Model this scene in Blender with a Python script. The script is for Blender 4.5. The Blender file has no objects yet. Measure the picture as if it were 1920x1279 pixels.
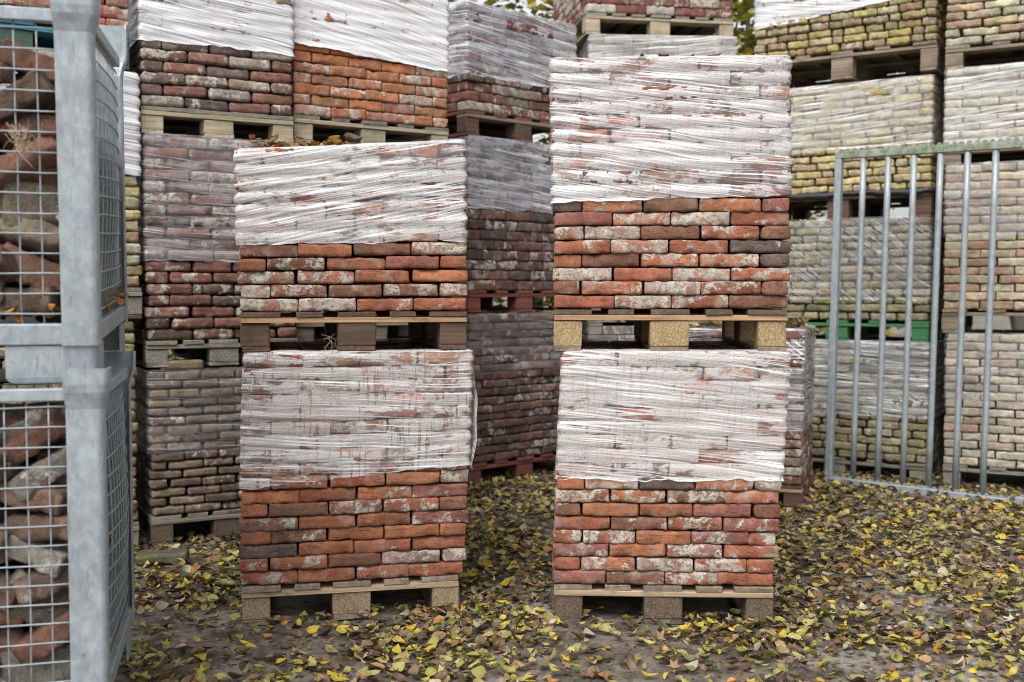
import bpy, bmesh, math, random
import numpy as np
from mathutils import Vector, Matrix, noise

R = math.radians
rnd = random.Random(7)
scene = bpy.context.scene
col = scene.collection

# ------------------------------------------------------------------ camera, sky, sun, exposure
cam_d = bpy.data.cameras.new('camera')
cam_d.sensor_width = 36.0
cam_d.lens = 2050 / 1920 * 36
cam_d.clip_end = 900
cam_d.clip_start = 0.05
cam_d.dof.use_dof = True
cam_d.dof.focus_distance = 4.15
cam_d.dof.aperture_fstop = 2.6
cam = bpy.data.objects.new('camera', cam_d)
col.objects.link(cam)
cam.location = (0, 0, 1.26)
cam.rotation_euler = (R(90 - 2.64), 0, 0)
scene.camera = cam

SUN_EL, SUN_AZ = 52.0, 200.0          # azimuth clockwise from +Y: behind the camera, a little to the left
world = bpy.data.worlds.new('World')
scene.world = world
world.use_nodes = True
wn = world.node_tree.nodes
wl = world.node_tree.links
wn.clear()
sky = wn.new('ShaderNodeTexSky')
sky.sky_type = 'NISHITA'
sky.sun_disc = False
sky.sun_elevation = R(SUN_EL)
sky.sun_rotation = R(SUN_AZ)
sky.dust_density = 4.0
sky.air_density = 1.2
hs = wn.new('ShaderNodeHueSaturation')
hs.inputs['Saturation'].default_value = 0.14
hs.inputs['Value'].default_value = 1.0
bg = wn.new('ShaderNodeBackground')
bg.inputs['Strength'].default_value = 0.15
wo = wn.new('ShaderNodeOutputWorld')
wl.new(sky.outputs[0], hs.inputs['Color'])
wl.new(hs.outputs[0], bg.inputs['Color'])
wl.new(bg.outputs[0], wo.inputs['Surface'])

sun_d = bpy.data.lights.new('sun', 'SUN')
sun_d.energy = 1.3
sun_d.angle = R(35)
sun_d.color = (1.0, 0.97, 0.93)
sun = bpy.data.objects.new('sun', sun_d)
col.objects.link(sun)
az = R(SUN_AZ)
sdir = Vector((math.sin(az) * math.cos(R(SUN_EL)), math.cos(az) * math.cos(R(SUN_EL)), math.sin(R(SUN_EL))))
sun.rotation_euler = (-sdir).to_track_quat('-Z', 'Y').to_euler()

vs = scene.view_settings
vs.view_transform = 'Standard'
vs.look = 'None'
vs.gamma = 1.0
vs.use_curve_mapping = False
vs.exposure = 0.64
scene.cycles.use_denoising = True
scene.cycles.filter_width = 1.0
scene.cycles.transparent_max_bounces = 16
scene.cycles.max_bounces = 6

# ------------------------------------------------------------------ node helpers
class NT:
    def __init__(self, name):
        self.m = bpy.data.materials.new(name)
        self.m.use_nodes = True
        self.t = self.m.node_tree
        self.n = self.t.nodes
        self.n.clear()
        self.out = self.n.new('ShaderNodeOutputMaterial')
    def new(self, typ, **kw):
        nd = self.n.new(typ)
        for k, v in kw.items():
            if k.startswith('i_'):
                nd.inputs[k[2:].replace('_', ' ')].default_value = v
            else:
                setattr(nd, k, v)
        return nd
    def link(self, a, b):
        self.t.links.new(a, b)
    def set(self, sock, v):
        if hasattr(v, 'is_output') or isinstance(v, bpy.types.NodeSocket):
            self.link(v, sock)
        else:
            sock.default_value = v
    def math(self, op, a, b=0.0, c=None, clamp=False):
        nd = self.n.new('ShaderNodeMath')
        nd.operation = op
        nd.use_clamp = clamp
        self.set(nd.inputs[0], a)
        self.set(nd.inputs[1], b)
        if c is not None:
            self.set(nd.inputs[2], c)
        return nd.outputs[0]
    def vmath(self, op, a, b):
        nd = self.n.new('ShaderNodeVectorMath')
        nd.operation = op
        self.set(nd.inputs[0], a)
        if op == 'SCALE':
            self.set(nd.inputs['Scale'], b)
        else:
            self.set(nd.inputs[1], b)
        return nd.outputs[0]
    def noise(self, vec, scale, detail=4.0, rough=0.55, dist=0.0):
        nd = self.n.new('ShaderNodeTexNoise')
        self.link(vec, nd.inputs['Vector'])
        nd.inputs['Scale'].default_value = scale
        nd.inputs['Detail'].default_value = detail
        nd.inputs['Roughness'].default_value = rough
        nd.inputs['Distortion'].default_value = dist
        return nd.outputs['Fac']
    def mapping(self, vec, scale=(1, 1, 1), rot=(0, 0, 0), loc=(0, 0, 0)):
        nd = self.n.new('ShaderNodeMapping')
        self.link(vec, nd.inputs['Vector'])
        nd.inputs['Scale'].default_value = scale
        nd.inputs['Rotation'].default_value = rot
        nd.inputs['Location'].default_value = loc
        return nd.outputs[0]
    def smooth(self, v, a, b, lo=0.0, hi=1.0):
        nd = self.n.new('ShaderNodeMapRange')
        nd.interpolation_type = 'SMOOTHSTEP'
        self.set(nd.inputs['Value'], v)
        self.set(nd.inputs['From Min'], a)
        self.set(nd.inputs['From Max'], b)
        nd.inputs['To Min'].default_value = lo
        nd.inputs['To Max'].default_value = hi
        return nd.outputs[0]
    def mix(self, f, a, b, blend='MIX'):
        nd = self.n.new('ShaderNodeMix')
        nd.data_type = 'RGBA'
        nd.blend_type = blend
        nd.clamp_factor = True
        self.set(nd.inputs[0], f)
        self.set(nd.inputs[6], a if not isinstance(a, tuple) else (*a[:3], 1))
        self.set(nd.inputs[7], b if not isinstance(b, tuple) else (*b[:3], 1))
        return nd.outputs[2]
    def bump(self, h, strength=0.5, dist=0.003):
        nd = self.n.new('ShaderNodeBump')
        nd.inputs['Strength'].default_value = strength
        nd.inputs['Distance'].default_value = dist
        self.link(h, nd.inputs['Height'])
        return nd.outputs[0]
    def bsdf(self, color, rough=0.8, normal=None, metal=0.0, spec=0.4):
        nd = self.n.new('ShaderNodeBsdfPrincipled')
        self.set(nd.inputs['Base Color'], color if not isinstance(color, tuple) else (*color[:3], 1))
        self.set(nd.inputs['Roughness'], rough)
        self.set(nd.inputs['Metallic'], metal)
        nd.inputs['Specular IOR Level'].default_value = spec
        if normal is not None:
            self.link(normal, nd.inputs['Normal'])
        return nd.outputs[0]
    def done(self, sh):
        self.link(sh, self.out.inputs['Surface'])
        return self.m

def obj_coord(t, spread=60.0):
    tc = t.new('ShaderNodeTexCoord')
    oi = t.new('ShaderNodeObjectInfo')
    cx = t.new('ShaderNodeCombineXYZ')
    t.link(t.math('MULTIPLY', oi.outputs['Random'], spread), cx.inputs[0])
    t.link(t.math('MULTIPLY', oi.outputs['Random'], spread * 1.7), cx.inputs[1])
    t.link(t.math('MULTIPLY', oi.outputs['Random'], spread * 0.6), cx.inputs[2])
    return t.vmath('ADD', tc.outputs['Object'], cx.outputs[0]), oi

# ------------------------------------------------------------------ materials
def brick_material(name, joined=False, moss=0.0):
    t = NT(name)
    if joined:
        tc = t.new('ShaderNodeTexCoord')
        co = tc.outputs['Object']
        at = t.new('ShaderNodeAttribute', attribute_name='brick_colour')
        colr, alpha = at.outputs['Color'], at.outputs['Alpha']
    else:
        co, oi = obj_coord(t)
        colr, alpha = oi.outputs['Color'], oi.outputs['Alpha']
    n1 = t.noise(co, 11, 5, 0.6)
    n2 = t.noise(co, 55, 5, 0.65)
    grain = t.noise(co, 330, 3, 0.6)
    crease = t.noise(t.mapping(co, (12, 30, 60)), 1.0, 4, 0.6, 1.2)
    c = t.mix(t.smooth(n1, 0.38, 0.66), t.vmath('SCALE', colr, 0.72), t.vmath('SCALE', colr, 1.22))
    c = t.mix(t.smooth(n2, 0.50, 0.66, 0, 0.5), c, t.vmath('SCALE', colr, 0.55))
    c = t.mix(t.smooth(crease, 0.60, 0.68, 0, 0.55), c, t.vmath('SCALE', colr, 0.40))
    pit = t.noise(co, 130, 4, 0.65)
    c = t.mix(t.smooth(pit, 0.52, 0.66, 0, 0.55), c, t.vmath('SCALE', colr, 0.42))
    c = t.mix(t.smooth(pit, 0.46, 0.34, 0, 0.40), c, t.vmath('SCALE', colr, 1.55))
    c = t.mix(t.smooth(grain, 0.56, 0.72, 0, 0.35), c, t.vmath('SCALE', colr, 1.7))
    c = t.mix(t.smooth(t.noise(co, 7, 4, 0.6), 0.5, 0.75, 0, 0.5), c, (0.16, 0.115, 0.085))
    # old mortar clinging to the face: ragged islands with a crisp, crumbling edge
    mn = t.noise(co, 13.5, 9, 0.66, 0.4)
    th = t.math('SUBTRACT', 0.70, t.math('MULTIPLY', alpha, 0.285))
    m1 = t.smooth(mn, th, t.math('ADD', th, 0.045))
    sp = t.noise(co, 70, 6, 0.7)
    m2 = t.smooth(sp, t.math('SUBTRACT', 0.70, t.math('MULTIPLY', alpha, 0.08)), 0.74)
    hole = t.smooth(n2, 0.40, 0.47)
    mort = t.math('MULTIPLY', t.math('MAXIMUM', m1, t.math('MULTIPLY', m2, 0.7)), t.math('ADD', 0.12, t.math('MULTIPLY', hole, 0.80)))
    mort = t.math('MULTIPLY', mort, t.smooth(pit, 0.66, 0.54, 0.35, 1.0))
    mc = t.mix(t.smooth(t.noise(co, 24, 5, 0.65), 0.35, 0.65), (0.34, 0.302, 0.25), (0.54, 0.495, 0.43))
    mc = t.mix(t.smooth(grain, 0.5, 0.7, 0, 0.5), mc, (0.28, 0.25, 0.21))
    veil = t.math('MULTIPLY', t.smooth(t.noise(co, 14, 5, 0.6), 0.48, 0.72), t.math('MULTIPLY', alpha, 0.85))
    c = t.mix(veil, c, (0.42, 0.34, 0.30))
    c = t.mix(mort, c, mc)
    if moss:
        mm = t.smooth(t.noise(co, 8, 6, 0.7), 0.64 - 0.2 * moss, 0.80 - 0.2 * moss, 0, 0.55)
        c = t.mix(mm, c, (0.15, 0.155, 0.035))
    h = t.math('ADD', t.math('MULTIPLY', n2, 0.8), t.math('SUBTRACT', t.math('MULTIPLY', grain, 0.25), t.math('MULTIPLY', pit, 0.45)))
    h = t.math('ADD', h, t.math('MULTIPLY', mort, 0.35))
    h = t.math('SUBTRACT', h, t.math('MULTIPLY', t.smooth(crease, 0.58, 0.70), 0.5))
    return t.done(t.bsdf(c, 0.92, t.bump(h, 0.9, 0.005), spec=0.2))

MAT = {}
MAT['brick'] = brick_material('brick')
MAT['brick_far'] = brick_material('brick_joined', joined=True)
MAT['mossy'] = brick_material('brick_mossy', moss=0.55)

def wood_material(name, c1, c2, dirt=0.5, gr=0.0):
    t = NT(name)
    co, oi = obj_coord(t)
    g1 = t.noise(t.mapping(co, (2.2, 60, 60)), 1.0, 5, 0.6, 0.6)
    g2 = t.noise(t.mapping(co, (8, 190, 190)), 1.0, 3, 0.6)
    big = t.noise(co, 9, 5, 0.65)
    c = t.mix(t.smooth(g1, 0.34, 0.66), c1, c2)
    c = t.mix(t.smooth(g2, 0.56, 0.70, 0, 0.5), c, tuple(v * 0.45 for v in c1))
    c = t.mix(t.math('MULTIPLY', oi.outputs['Random'], 0.35), c, tuple(v * 0.55 for v in c2))
    c = t.mix(t.smooth(big, 0.50, 0.72, 0, dirt), c, (0.045, 0.04, 0.032))
    if gr:
        c = t.mix(t.smooth(t.noise(co, 13, 5, 0.7), 0.5, 0.7, 0, gr), c, (0.16, 0.16, 0.06))
    h = t.math('ADD', t.math('MULTIPLY', g1, 0.6), t.math('MULTIPLY', g2, 0.4))
    return t.done(t.bsdf(c, 0.82, t.bump(h, 0.6, 0.0025), spec=0.25))

def chip_material(name, c1, c2):
    t = NT(name)
    co, oi = obj_coord(t)
    v = t.new('ShaderNodeTexVoronoi')
    v.inputs['Scale'].default_value = 210
    t.link(t.mapping(co, (1, 1, 0.6)), v.inputs['Vector'])
    n = t.noise(co, 120, 4, 0.7)
    c = t.mix(t.smooth(n, 0.35, 0.65), c1, c2)
    c = t.mix(t.smooth(v.outputs['Distance'], 0.35, 0.75, 0, 0.5), c, tuple(x * 0.4 for x in c1))
    c = t.mix(t.smooth(t.noise(co, 16, 5, 0.65), 0.5, 0.75, 0, 0.55), c, tuple(x * 0.35 for x in c1))
    return t.done(t.bsdf(c, 0.9, t.bump(n, 0.6, 0.002), spec=0.2))

MAT['pine'] = wood_material('pale_wood', (0.31, 0.225, 0.14), (0.48, 0.37, 0.25), 0.6)
MAT['pine_warm'] = wood_material('warm_wood', (0.33, 0.20, 0.115), (0.46, 0.30, 0.18), 0.6)
MAT['old'] = wood_material('weathered_wood', (0.17, 0.135, 0.10), (0.29, 0.235, 0.175), 0.55)
MAT['pale_old'] = wood_material('pale_weathered_wood', (0.31, 0.26, 0.18), (0.46, 0.40, 0.29), 0.4, 0.25)
MAT['grey_old'] = wood_material('grey_mossy_wood', (0.16, 0.15, 0.12), (0.27, 0.255, 0.20), 0.6, 0.4)
MAT['dark'] = wood_material('dark_wet_wood', (0.085, 0.06, 0.043), (0.15, 0.105, 0.075), 0.5)
MAT['reddark'] = wood_material('dark_red_brown_wood', (0.080, 0.050, 0.037), (0.15, 0.095, 0.066), 0.55)
MAT['redpaint'] = wood_material('faded_red_paint_wood', (0.16, 0.05, 0.042), (0.23, 0.085, 0.07), 0.45)
MAT['green'] = wood_material('green_paint', (0.05, 0.17, 0.075), (0.075, 0.235, 0.105), 0.35)
MAT['blue'] = wood_material('blue_paint', (0.025, 0.16, 0.26), (0.05, 0.24, 0.35), 0.4)
MAT['teal'] = wood_material('dark_green_block', (0.045, 0.075, 0.062), (0.085, 0.125, 0.10), 0.5)
MAT['chip'] = chip_material('pressed_chip_block', (0.30, 0.21, 0.11), (0.45, 0.335, 0.19))
MAT['chip_pale'] = chip_material('pale_chip_block', (0.25, 0.185, 0.115), (0.38, 0.295, 0.195))
MAT['chip_dark'] = chip_material('wet_chip_block', (0.095, 0.07, 0.05), (0.175, 0.135, 0.10))
MAT['chip_grey'] = chip_material('grey_chip_block', (0.19, 0.175, 0.145), (0.31, 0.29, 0.25))

def metal_material(name, c1, c2, moss=0.0):
    t = NT(name)
    co, oi = obj_coord(t, 9)
    v = t.new('ShaderNodeTexVoronoi')
    v.inputs['Scale'].default_value = 48
    t.link(t.vmath('ADD', co, (0.3, 0.1, 0.7)), v.inputs['Vector'])
    n = t.noise(t.mapping(co, (34, 34, 20)), 1.0, 8, 0.7)
    n2 = t.noise(t.mapping(co, (70, 70, 8)), 1.0, 4, 0.6)
    c = t.mix(t.smooth(n, 0.32, 0.68), c1, c2)
    sep = t.new('ShaderNodeSeparateColor')
    t.link(v.outputs['Color'], sep.inputs[0])
    c = t.mix(t.math('MULTIPLY', sep.outputs[0], 0.30), c, tuple(x * 0.72 for x in c1))
    scr = t.noise(t.mapping(co, (160, 160, 14), (0.5, 0.4, 0.3)), 1.0, 2, 0.5)
    c = t.mix(t.smooth(scr, 0.64, 0.69, 0, 0.55), c, (0.16, 0.17, 0.18))
    c = t.mix(t.smooth(n2, 0.60, 0.78, 0, 0.4), c, (0.22, 0.22, 0.21))
    c = t.mix(t.smooth(t.noise(co, 42, 6, 0.75), 0.62, 0.72, 0, 0.6), c, (0.15, 0.125, 0.10))
    c = t.mix(t.smooth(t.noise(t.mapping(co, (9, 9, 2.5)), 1.0, 6, 0.7), 0.54, 0.70, 0, 0.45), c, (0.19, 0.19, 0.18))
    if moss:
        c = t.mix(t.smooth(t.noise(co, 16, 6, 0.7), 0.36, 0.62, 0, moss), c, (0.12, 0.15, 0.06))
    ro = t.smooth(n, 0.3, 0.7, 0.42, 0.62)
    return t.done(t.bsdf(c, ro, t.bump(n, 0.15, 0.002), metal=0.35, spec=0.5))

MAT['galv'] = metal_material('galvanised_steel', (0.275, 0.32, 0.35), (0.40, 0.445, 0.47))
MAT['galv_dark'] = metal_material('dull_galvanised_steel', (0.27, 0.31, 0.335), (0.37, 0.405, 0.43))
MAT['galv_moss'] = metal_material('mossy_galvanised_steel', (0.27, 0.30, 0.27), (0.36, 0.39, 0.34), 0.85)

def film_material(name, fog=0.7, fog_bias=0.0, streak=0.8, rots=(4, -3, 14), drip=0.0, base=0.12, tint=(0.86, 0.87, 0.89), seed=0.0, dens=1.0, fan=0.6, lt=0.52, cling=1.0):
    """Stretch film: a clear plastic sheet, milky where it clings and where damp has condensed behind it, with drawn-out wrinkles whose glossy highlights are painted in as white."""
    t = NT(name)
    tc = t.new('ShaderNodeTexCoord')
    uv = tc.outputs['UV']
    sd = (seed * 3.1, seed * 1.7, seed)
    warp = t.noise(t.mapping(uv, (1.4, 3.0, 1), loc=sd), 1.0, 2, 0.5)
    wv = t.new('ShaderNodeCombineXYZ')
    t.link(t.math('MULTIPLY', t.math('SUBTRACT', warp, 0.5), 0.07), wv.inputs[1])
    uw = t.vmath('ADD', uv, wv.outputs[0])
    def lines(rot, sx, sy, a, b, k):
        nz = t.noise(t.mapping(t.mapping(uw, (1, 1, 1), (0, 0, R(rot))), (sx, sy, 1), loc=(seed + k, seed * 2 + k * 7, 0)), 1.0, 3, 0.55)
        return t.smooth(nz, a, b), nz
    l1, r1 = lines(rots[0], 0.8, 125 * dens, lt, lt + 0.07, 1)
    l2, r2 = lines(rots[1], 1.2, 70 * dens, lt + 0.04, lt + 0.11, 2)
    l3, r3 = lines(rots[2], 1.0, 95 * dens, 0.54, 0.585, 3)
    l4, r4 = lines(rots[0] * 0.5 + rots[1] * 0.5, 0.8, 26, 0.42, 0.68, 4)
    zone = t.smooth(t.noise(t.mapping(uv, (2.4, 2.6, 1), loc=(5 + seed, 1, 0)), 1.0, 2, 0.5), 0.44, 0.60, 0, fan)
    st = t.math('MAXIMUM', t.math('MULTIPLY', l1, 0.95), t.math('MULTIPLY', l2, 0.75))
    st = t.math('MAXIMUM', st, t.math('MULTIPLY', l3, zone))
    st = t.math('MULTIPLY', st, t.smooth(t.noise(t.mapping(uv, (3.5, 9, 1), loc=(seed, 6, 0)), 1.0, 4, 0.6), 0.32, 0.60, 0.30, 1.0))
    dark = t.smooth(r1, 0.45, 0.38)
    # condensation: cloudy with ragged clear islands
    fz = t.noise(t.mapping(uv, (6.5, 13, 1), loc=(9 + seed, 3, 0)), 1.0, 10, 0.72, 0.2)
    cell = t.new('ShaderNodeUVMap', uv_map='Course').outputs[0]
    cs = t.new('ShaderNodeSeparateXYZ')
    t.link(cell, cs.inputs[0])
    crow = t.math('FLOOR', cs.outputs[1])
    cu = t.math('ADD', cs.outputs[0], t.math('MULTIPLY', t.math('MODULO', crow, 2.0), 0.5))
    cc = t.new('ShaderNodeCombineXYZ')
    t.link(t.math('FLOOR', cu), cc.inputs[0])
    t.link(crow, cc.inputs[1])
    cc.inputs[2].default_value = seed
    wn_ = t.new('ShaderNodeTexWhiteNoise', noise_dimensions='3D')
    t.link(cc.outputs[0], wn_.inputs['Vector'])
    fv = t.math('FRACT', cs.outputs[1])
    fu = t.math('FRACT', cu)
    dv = t.math('ABSOLUTE', t.math('SUBTRACT', fv, 0.5))
    du = t.math('ABSOLUTE', t.math('SUBTRACT', fu, 0.5))
    joint = t.math('MAXIMUM', t.smooth(dv, 0.38, 0.5), t.smooth(du, 0.455, 0.495))
    fz = t.math('ADD', fz, t.math('MULTIPLY', t.math('SUBTRACT', wn_.outputs['Value'], 0.55), 0.16 * cling))
    fz = t.math('SUBTRACT', fz, t.math('MULTIPLY', joint, 0.05 * cling))
    fb = t.smooth(fz, 0.46 - fog_bias, 0.53 - fog_bias)
    dots = t.noise(t.mapping(uv, (1, 1, 1), loc=(2, 8 + seed, 0)), 170, 3, 0.7)
    fb = t.math('MULTIPLY', fb, t.smooth(dots, 0.36, 0.50, 0.5, 1.0))
    if drip:
        dz = t.noise(t.mapping(uv, (75, 4.5, 1), loc=(seed, 4, 0)), 1.0, 6, 0.7)
        dm = t.smooth(t.noise(t.mapping(uv, (3.0, 3.4, 1), loc=(seed + 7, 2, 0)), 1.0, 3, 0.55), 0.44, 0.60)
        fb = t.math('MULTIPLY', fb, t.math('SUBTRACT', 1.0, t.math('MULTIPLY', t.math('MULTIPLY', t.smooth(dz, 0.53, 0.60), dm), drip)))
    a = t.math('ADD', base, t.math('MULTIPLY', fb, fog))
    a = t.math('MULTIPLY', a, t.math('SUBTRACT', 1.0, t.math('MULTIPLY', dark, 0.55 * streak)))
    a = t.math('ADD', a, t.math('MULTIPLY', t.math('MULTIPLY', l4, 0.20), streak))
    a = t.math('MAXIMUM', a, t.math('MULTIPLY', st, streak))
    a = t.math('MINIMUM', t.math('MAXIMUM', a, 0.03), 0.95)
    h = t.math('ADD', t.math('MULTIPLY', r1, 0.6), t.math('MULTIPLY', r2, 0.8))
    h = t.math('ADD', h, t.math('MULTIPLY', r4, 0.6))
    nrm = t.bump(h, 0.6, 0.006)
    c = t.mix(t.smooth(st, 0.3, 0.9), tint, (0.86, 0.865, 0.88))  # wrinkle lines whitened in the colour, standing in for sky gloss on the film
    p = t.bsdf(c, 0.16, nrm, spec=0.8)
    tr = t.new('ShaderNodeBsdfTransparent')
    mx = t.new('ShaderNodeMixShader')
    t.link(a, mx.inputs[0])
    t.link(tr.outputs[0], mx.inputs[1])
    t.link(p, mx.inputs[2])
    return t.done(mx.outputs[0])

FILM = {
    'fr_up': film_material('film_tight_wrap', 0.50, 0.07, 0.86, (8, 5, 12), 0.15, 0.10, (0.63, 0.62, 0.63), seed=1, lt=0.51, dens=1.15),
    'fr_low': film_material('film_foggy_wrap', 0.54, 0.08, 0.82, (7, 1, 15), 0.3, 0.09, (0.62, 0.605, 0.59), seed=2.3, lt=0.515),
    'fl_up': film_material('film_fanned_wrap', 0.52, 0.07, 0.86, (-11, -2, -20), 0.3, 0.09, (0.64, 0.635, 0.64), seed=3.7, lt=0.50),
    'fl_low': film_material('film_dripping_wrap', 0.54, 0.06, 0.86, (2, -5, 1), 0.95, 0.08, (0.62, 0.60, 0.58), seed=4.9, lt=0.535),
    'white': film_material('film_white_wrap', 0.50, 0.14, 0.95, (8, 3, 16), 0, 0.26, (0.66, 0.67, 0.70), seed=6.1, lt=0.49),
    'white2': film_material('film_white_wrap_loose', 0.6, 0.16, 0.95, (10, 4, 18), 0, 0.32, (0.70, 0.705, 0.73), seed=7.7, lt=0.48),
    'blueish': film_material('film_bluish_wrap', 0.24, 0.02, 0.85, (7, 3, 10), 0, 0.12, (0.66, 0.70, 0.78), seed=8.3, lt=0.53),
    'veil': film_material('film_thin_veil', 0.18, 0.0, 0.55, (4, 2, 8), 0, 0.10, (0.62, 0.59, 0.61), seed=9.9, lt=0.56),
    'veil2': film_material('film_thin_clear', 0.08, -0.02, 0.42, (2, -2, 30), 0, 0.06, (0.60, 0.60, 0.62), seed=11.2, lt=0.57),
    'pale': film_material('film_pale_bands', 0.20, 0.03, 0.80, (-6, -3, -9), 0, 0.11, (0.70, 0.70, 0.67), seed=13.2, lt=0.53),
    'clear': film_material('film_clear_strands', 0.22, 0.02, 0.95, (3, -4, 36), 0, 0.08, (0.60, 0.62, 0.65), seed=14.8, fan=0.9, lt=0.53),
    'web': film_material('film_slanting_web', 0.06, 0.0, 0.62, (33, 2, 41), 0, 0.05, (0.72, 0.74, 0.76), seed=16.4, fan=0.9, lt=0.55),
}

t = NT('black_plastic')
tc_ = t.new('ShaderNodeTexCoord')
MAT['black'] = t.done(t.bsdf((0.022, 0.023, 0.026), 0.42, t.bump(t.noise(tc_.outputs['Object'], 14, 3), 0.4, 0.01)))

def ground_material():
    t = NT('yard_ground')
    tc = t.new('ShaderNodeTexCoord')
    co = tc.outputs['Object']
    big = t.noise(co, 0.9, 5, 0.6, 0.4)
    mid = t.noise(co, 5, 6, 0.65)
    fine = t.noise(co, 70, 5, 0.7)
    grit = t.noise(co, 240, 3, 0.7)
    c = t.mix(t.smooth(mid, 0.38, 0.64), (0.088, 0.07, 0.054), (0.19, 0.16, 0.128))
    pale = t.math('MULTIPLY', t.smooth(big, 0.46, 0.60), t.smooth(mid, 0.36, 0.56))
    c = t.mix(pale, c, (0.30, 0.272, 0.232))
    c = t.mix(t.smooth(fine, 0.5, 0.72, 0, 0.6), c, (0.05, 0.042, 0.034))
    c = t.mix(t.smooth(grit, 0.60, 0.72, 0, 0.6), c, (0.33, 0.31, 0.28))
    c = t.mix(t.smooth(t.noise(co, 22, 6, 0.75), 0.48, 0.66, 0, 0.7), c, (0.042, 0.034, 0.027))
    h = t.math('ADD', t.math('MULTIPLY', mid, 1.0), t.math('ADD', t.math('MULTIPLY', fine, 0.5), t.math('MULTIPLY', grit, 0.25)))
    return t.done(t.bsdf(c, t.smooth(mid, 0.3, 0.7, 0.65, 0.95), t.bump(h, 0.8, 0.012), spec=0.3))
MAT['ground'] = ground_material()

def leaf_material(name, joined):
    t = NT(name)
    tc = t.new('ShaderNodeTexCoord')
    if joined:
        at = t.new('ShaderNodeAttribute', attribute_name='leaf_colour')
        c0 = at.outputs['Color']
        co = tc.outputs['Object']
    else:
        co, oi = obj_coord(t, 20)
        c0 = oi.outputs['Color']
    n = t.noise(co, 60, 4, 0.65)
    c = t.mix(t.smooth(n, 0.40, 0.66), c0, t.vmath('SCALE', c0, 0.62))
    c = t.mix(t.smooth(t.noise(co, 150, 3, 0.6), 0.64, 0.74, 0, 0.8), c, (0.055, 0.035, 0.02))
    return t.done(t.bsdf(c, 0.6, t.bump(n, 0.4, 0.002), spec=0.35))
MAT['leaf'] = leaf_material('leaf_single', False)
MAT['leaf_joined'] = leaf_material('leaf_joined', True)

t = NT('bark')
tc_ = t.new('ShaderNodeTexCoord')
nb = t.noise(t.mapping(tc_.outputs['Object'], (14, 14, 3)), 1.0, 5, 0.65)
MAT['bark'] = t.done(t.bsdf(t.mix(t.smooth(nb, 0.35, 0.65), (0.05, 0.042, 0.032), (0.13, 0.115, 0.09)), 0.9, t.bump(nb, 0.9, 0.02)))

# ------------------------------------------------------------------ object helpers
def empty(name, loc=(0, 0, 0), rot=(0, 0, 0), label=None, cat=None, group=None):
    o = bpy.data.objects.new(name, None)
    col.objects.link(o)
    o.location = loc
    o.rotation_euler = rot
    o.empty_display_size = 0.1
    tag(o, label, cat, group)
    return o

def tag(o, label=None, cat=None, group=None, kind=None):
    if label: o['label'] = label
    if cat: o['category'] = cat
    if group: o['group'] = group
    if kind: o['kind'] = kind
    return o

def link(name, me, parent=None, loc=(0, 0, 0), rot=(0, 0, 0), scale=None):
    o = bpy.data.objects.new(name, me)
    col.objects.link(o)
    if parent is not None:
        o.parent = parent
    o.location = loc
    o.rotation_euler = rot
    if scale is not None:
        o.scale = scale
    return o

def mesh_from(name, verts, faces, mat, smooth=False):
    me = bpy.data.meshes.new(name)
    me.from_pydata(verts, [], faces)
    me.materials.append(mat)
    if smooth:
        me.polygons.foreach_set('use_smooth', [True] * len(me.polygons))
    me.update()
    return me

# ------------------------------------------------------------------ brick meshes (shared by all bricks)
BL, BD, BH = 0.210, 0.100, 0.050

def brick_mesh(seed, r=0.007, amp=0.0022, chips=3, name='brick', deep=1.0):
    rg = random.Random(seed)
    bm = bmesh.new()
    bmesh.ops.create_cube(bm, size=2.0)
    bmesh.ops.subdivide_edges(bm, edges=bm.edges[:], cuts=5, use_grid_fill=True)
    xe = [e for e in bm.edges if abs(e.verts[0].co.x - e.verts[1].co.x) > 0.1]
    bmesh.ops.subdivide_edges(bm, edges=xe, cuts=2, use_grid_fill=True)
    hd = (BL / 2, BD / 2, BH / 2)
    steps = (1 - 2 / 18, 2 / 3, 2 / 3)
    cps = []
    for _ in range(chips):
        ax = rg.random()
        cps.append((Vector((rg.uniform(-1, 1) * hd[0], rg.choice((-1, 1)) * hd[1], rg.choice((-1, 1)) * hd[2])), rg.uniform(0.012, 0.034), rg.uniform(0.003, 0.009) * deep))
    off = Vector((seed * 3.7, seed * 1.3, seed * 2.1))
    for v in bm.verts:
        p = [0, 0, 0]
        for i in range(3):
            u = v.co[i]
            h = hd[i]
            if abs(abs(u) - steps[i]) < 0.02:
                p[i] = math.copysign(h - r, u)
            else:
                p[i] = u * h if abs(u) > 0.99 else u * (h - r) / steps[i]
        q = [max(-(hd[i] - r), min(hd[i] - r, p[i])) for i in range(3)]
        d = Vector([p[i] - q[i] for i in range(3)])
        P = Vector(q) + (d.normalized() * r if d.length > 1e-6 else Vector())
        for c, rad, dep in cps:
            ds = (P - c).length
            if ds < rad:
                P += (Vector((P.x, 0, 0)) - P).normalized() * dep * (1 - ds / rad)
        edge = min(1.0, d.length / r) if sum(1 for i in range(3) if abs(p[i] - q[i]) > 1e-5) > 1 else 0.0
        P -= d.normalized() * edge * amp * (0.45 + 1.6 * noise.noise(P * 55 + off))
        P += noise.noise_vector(P * 120 + off) * amp * 0.45
        n = noise.noise_vector(P * 16 + off) * amp * 0.9 + noise.noise_vector(P * 48 + off) * amp * 0.7
        P += n
        P.z += math.sin(P.x * 14 + seed) * amp * 0.5
        v.co = P
    me = bpy.data.meshes.new(name)
    bm.to_mesh(me)
    bm.free()
    me.materials.append(MAT['brick'])
    me.polygons.foreach_set('use_smooth', [True] * len(me.polygons))
    return me

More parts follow.
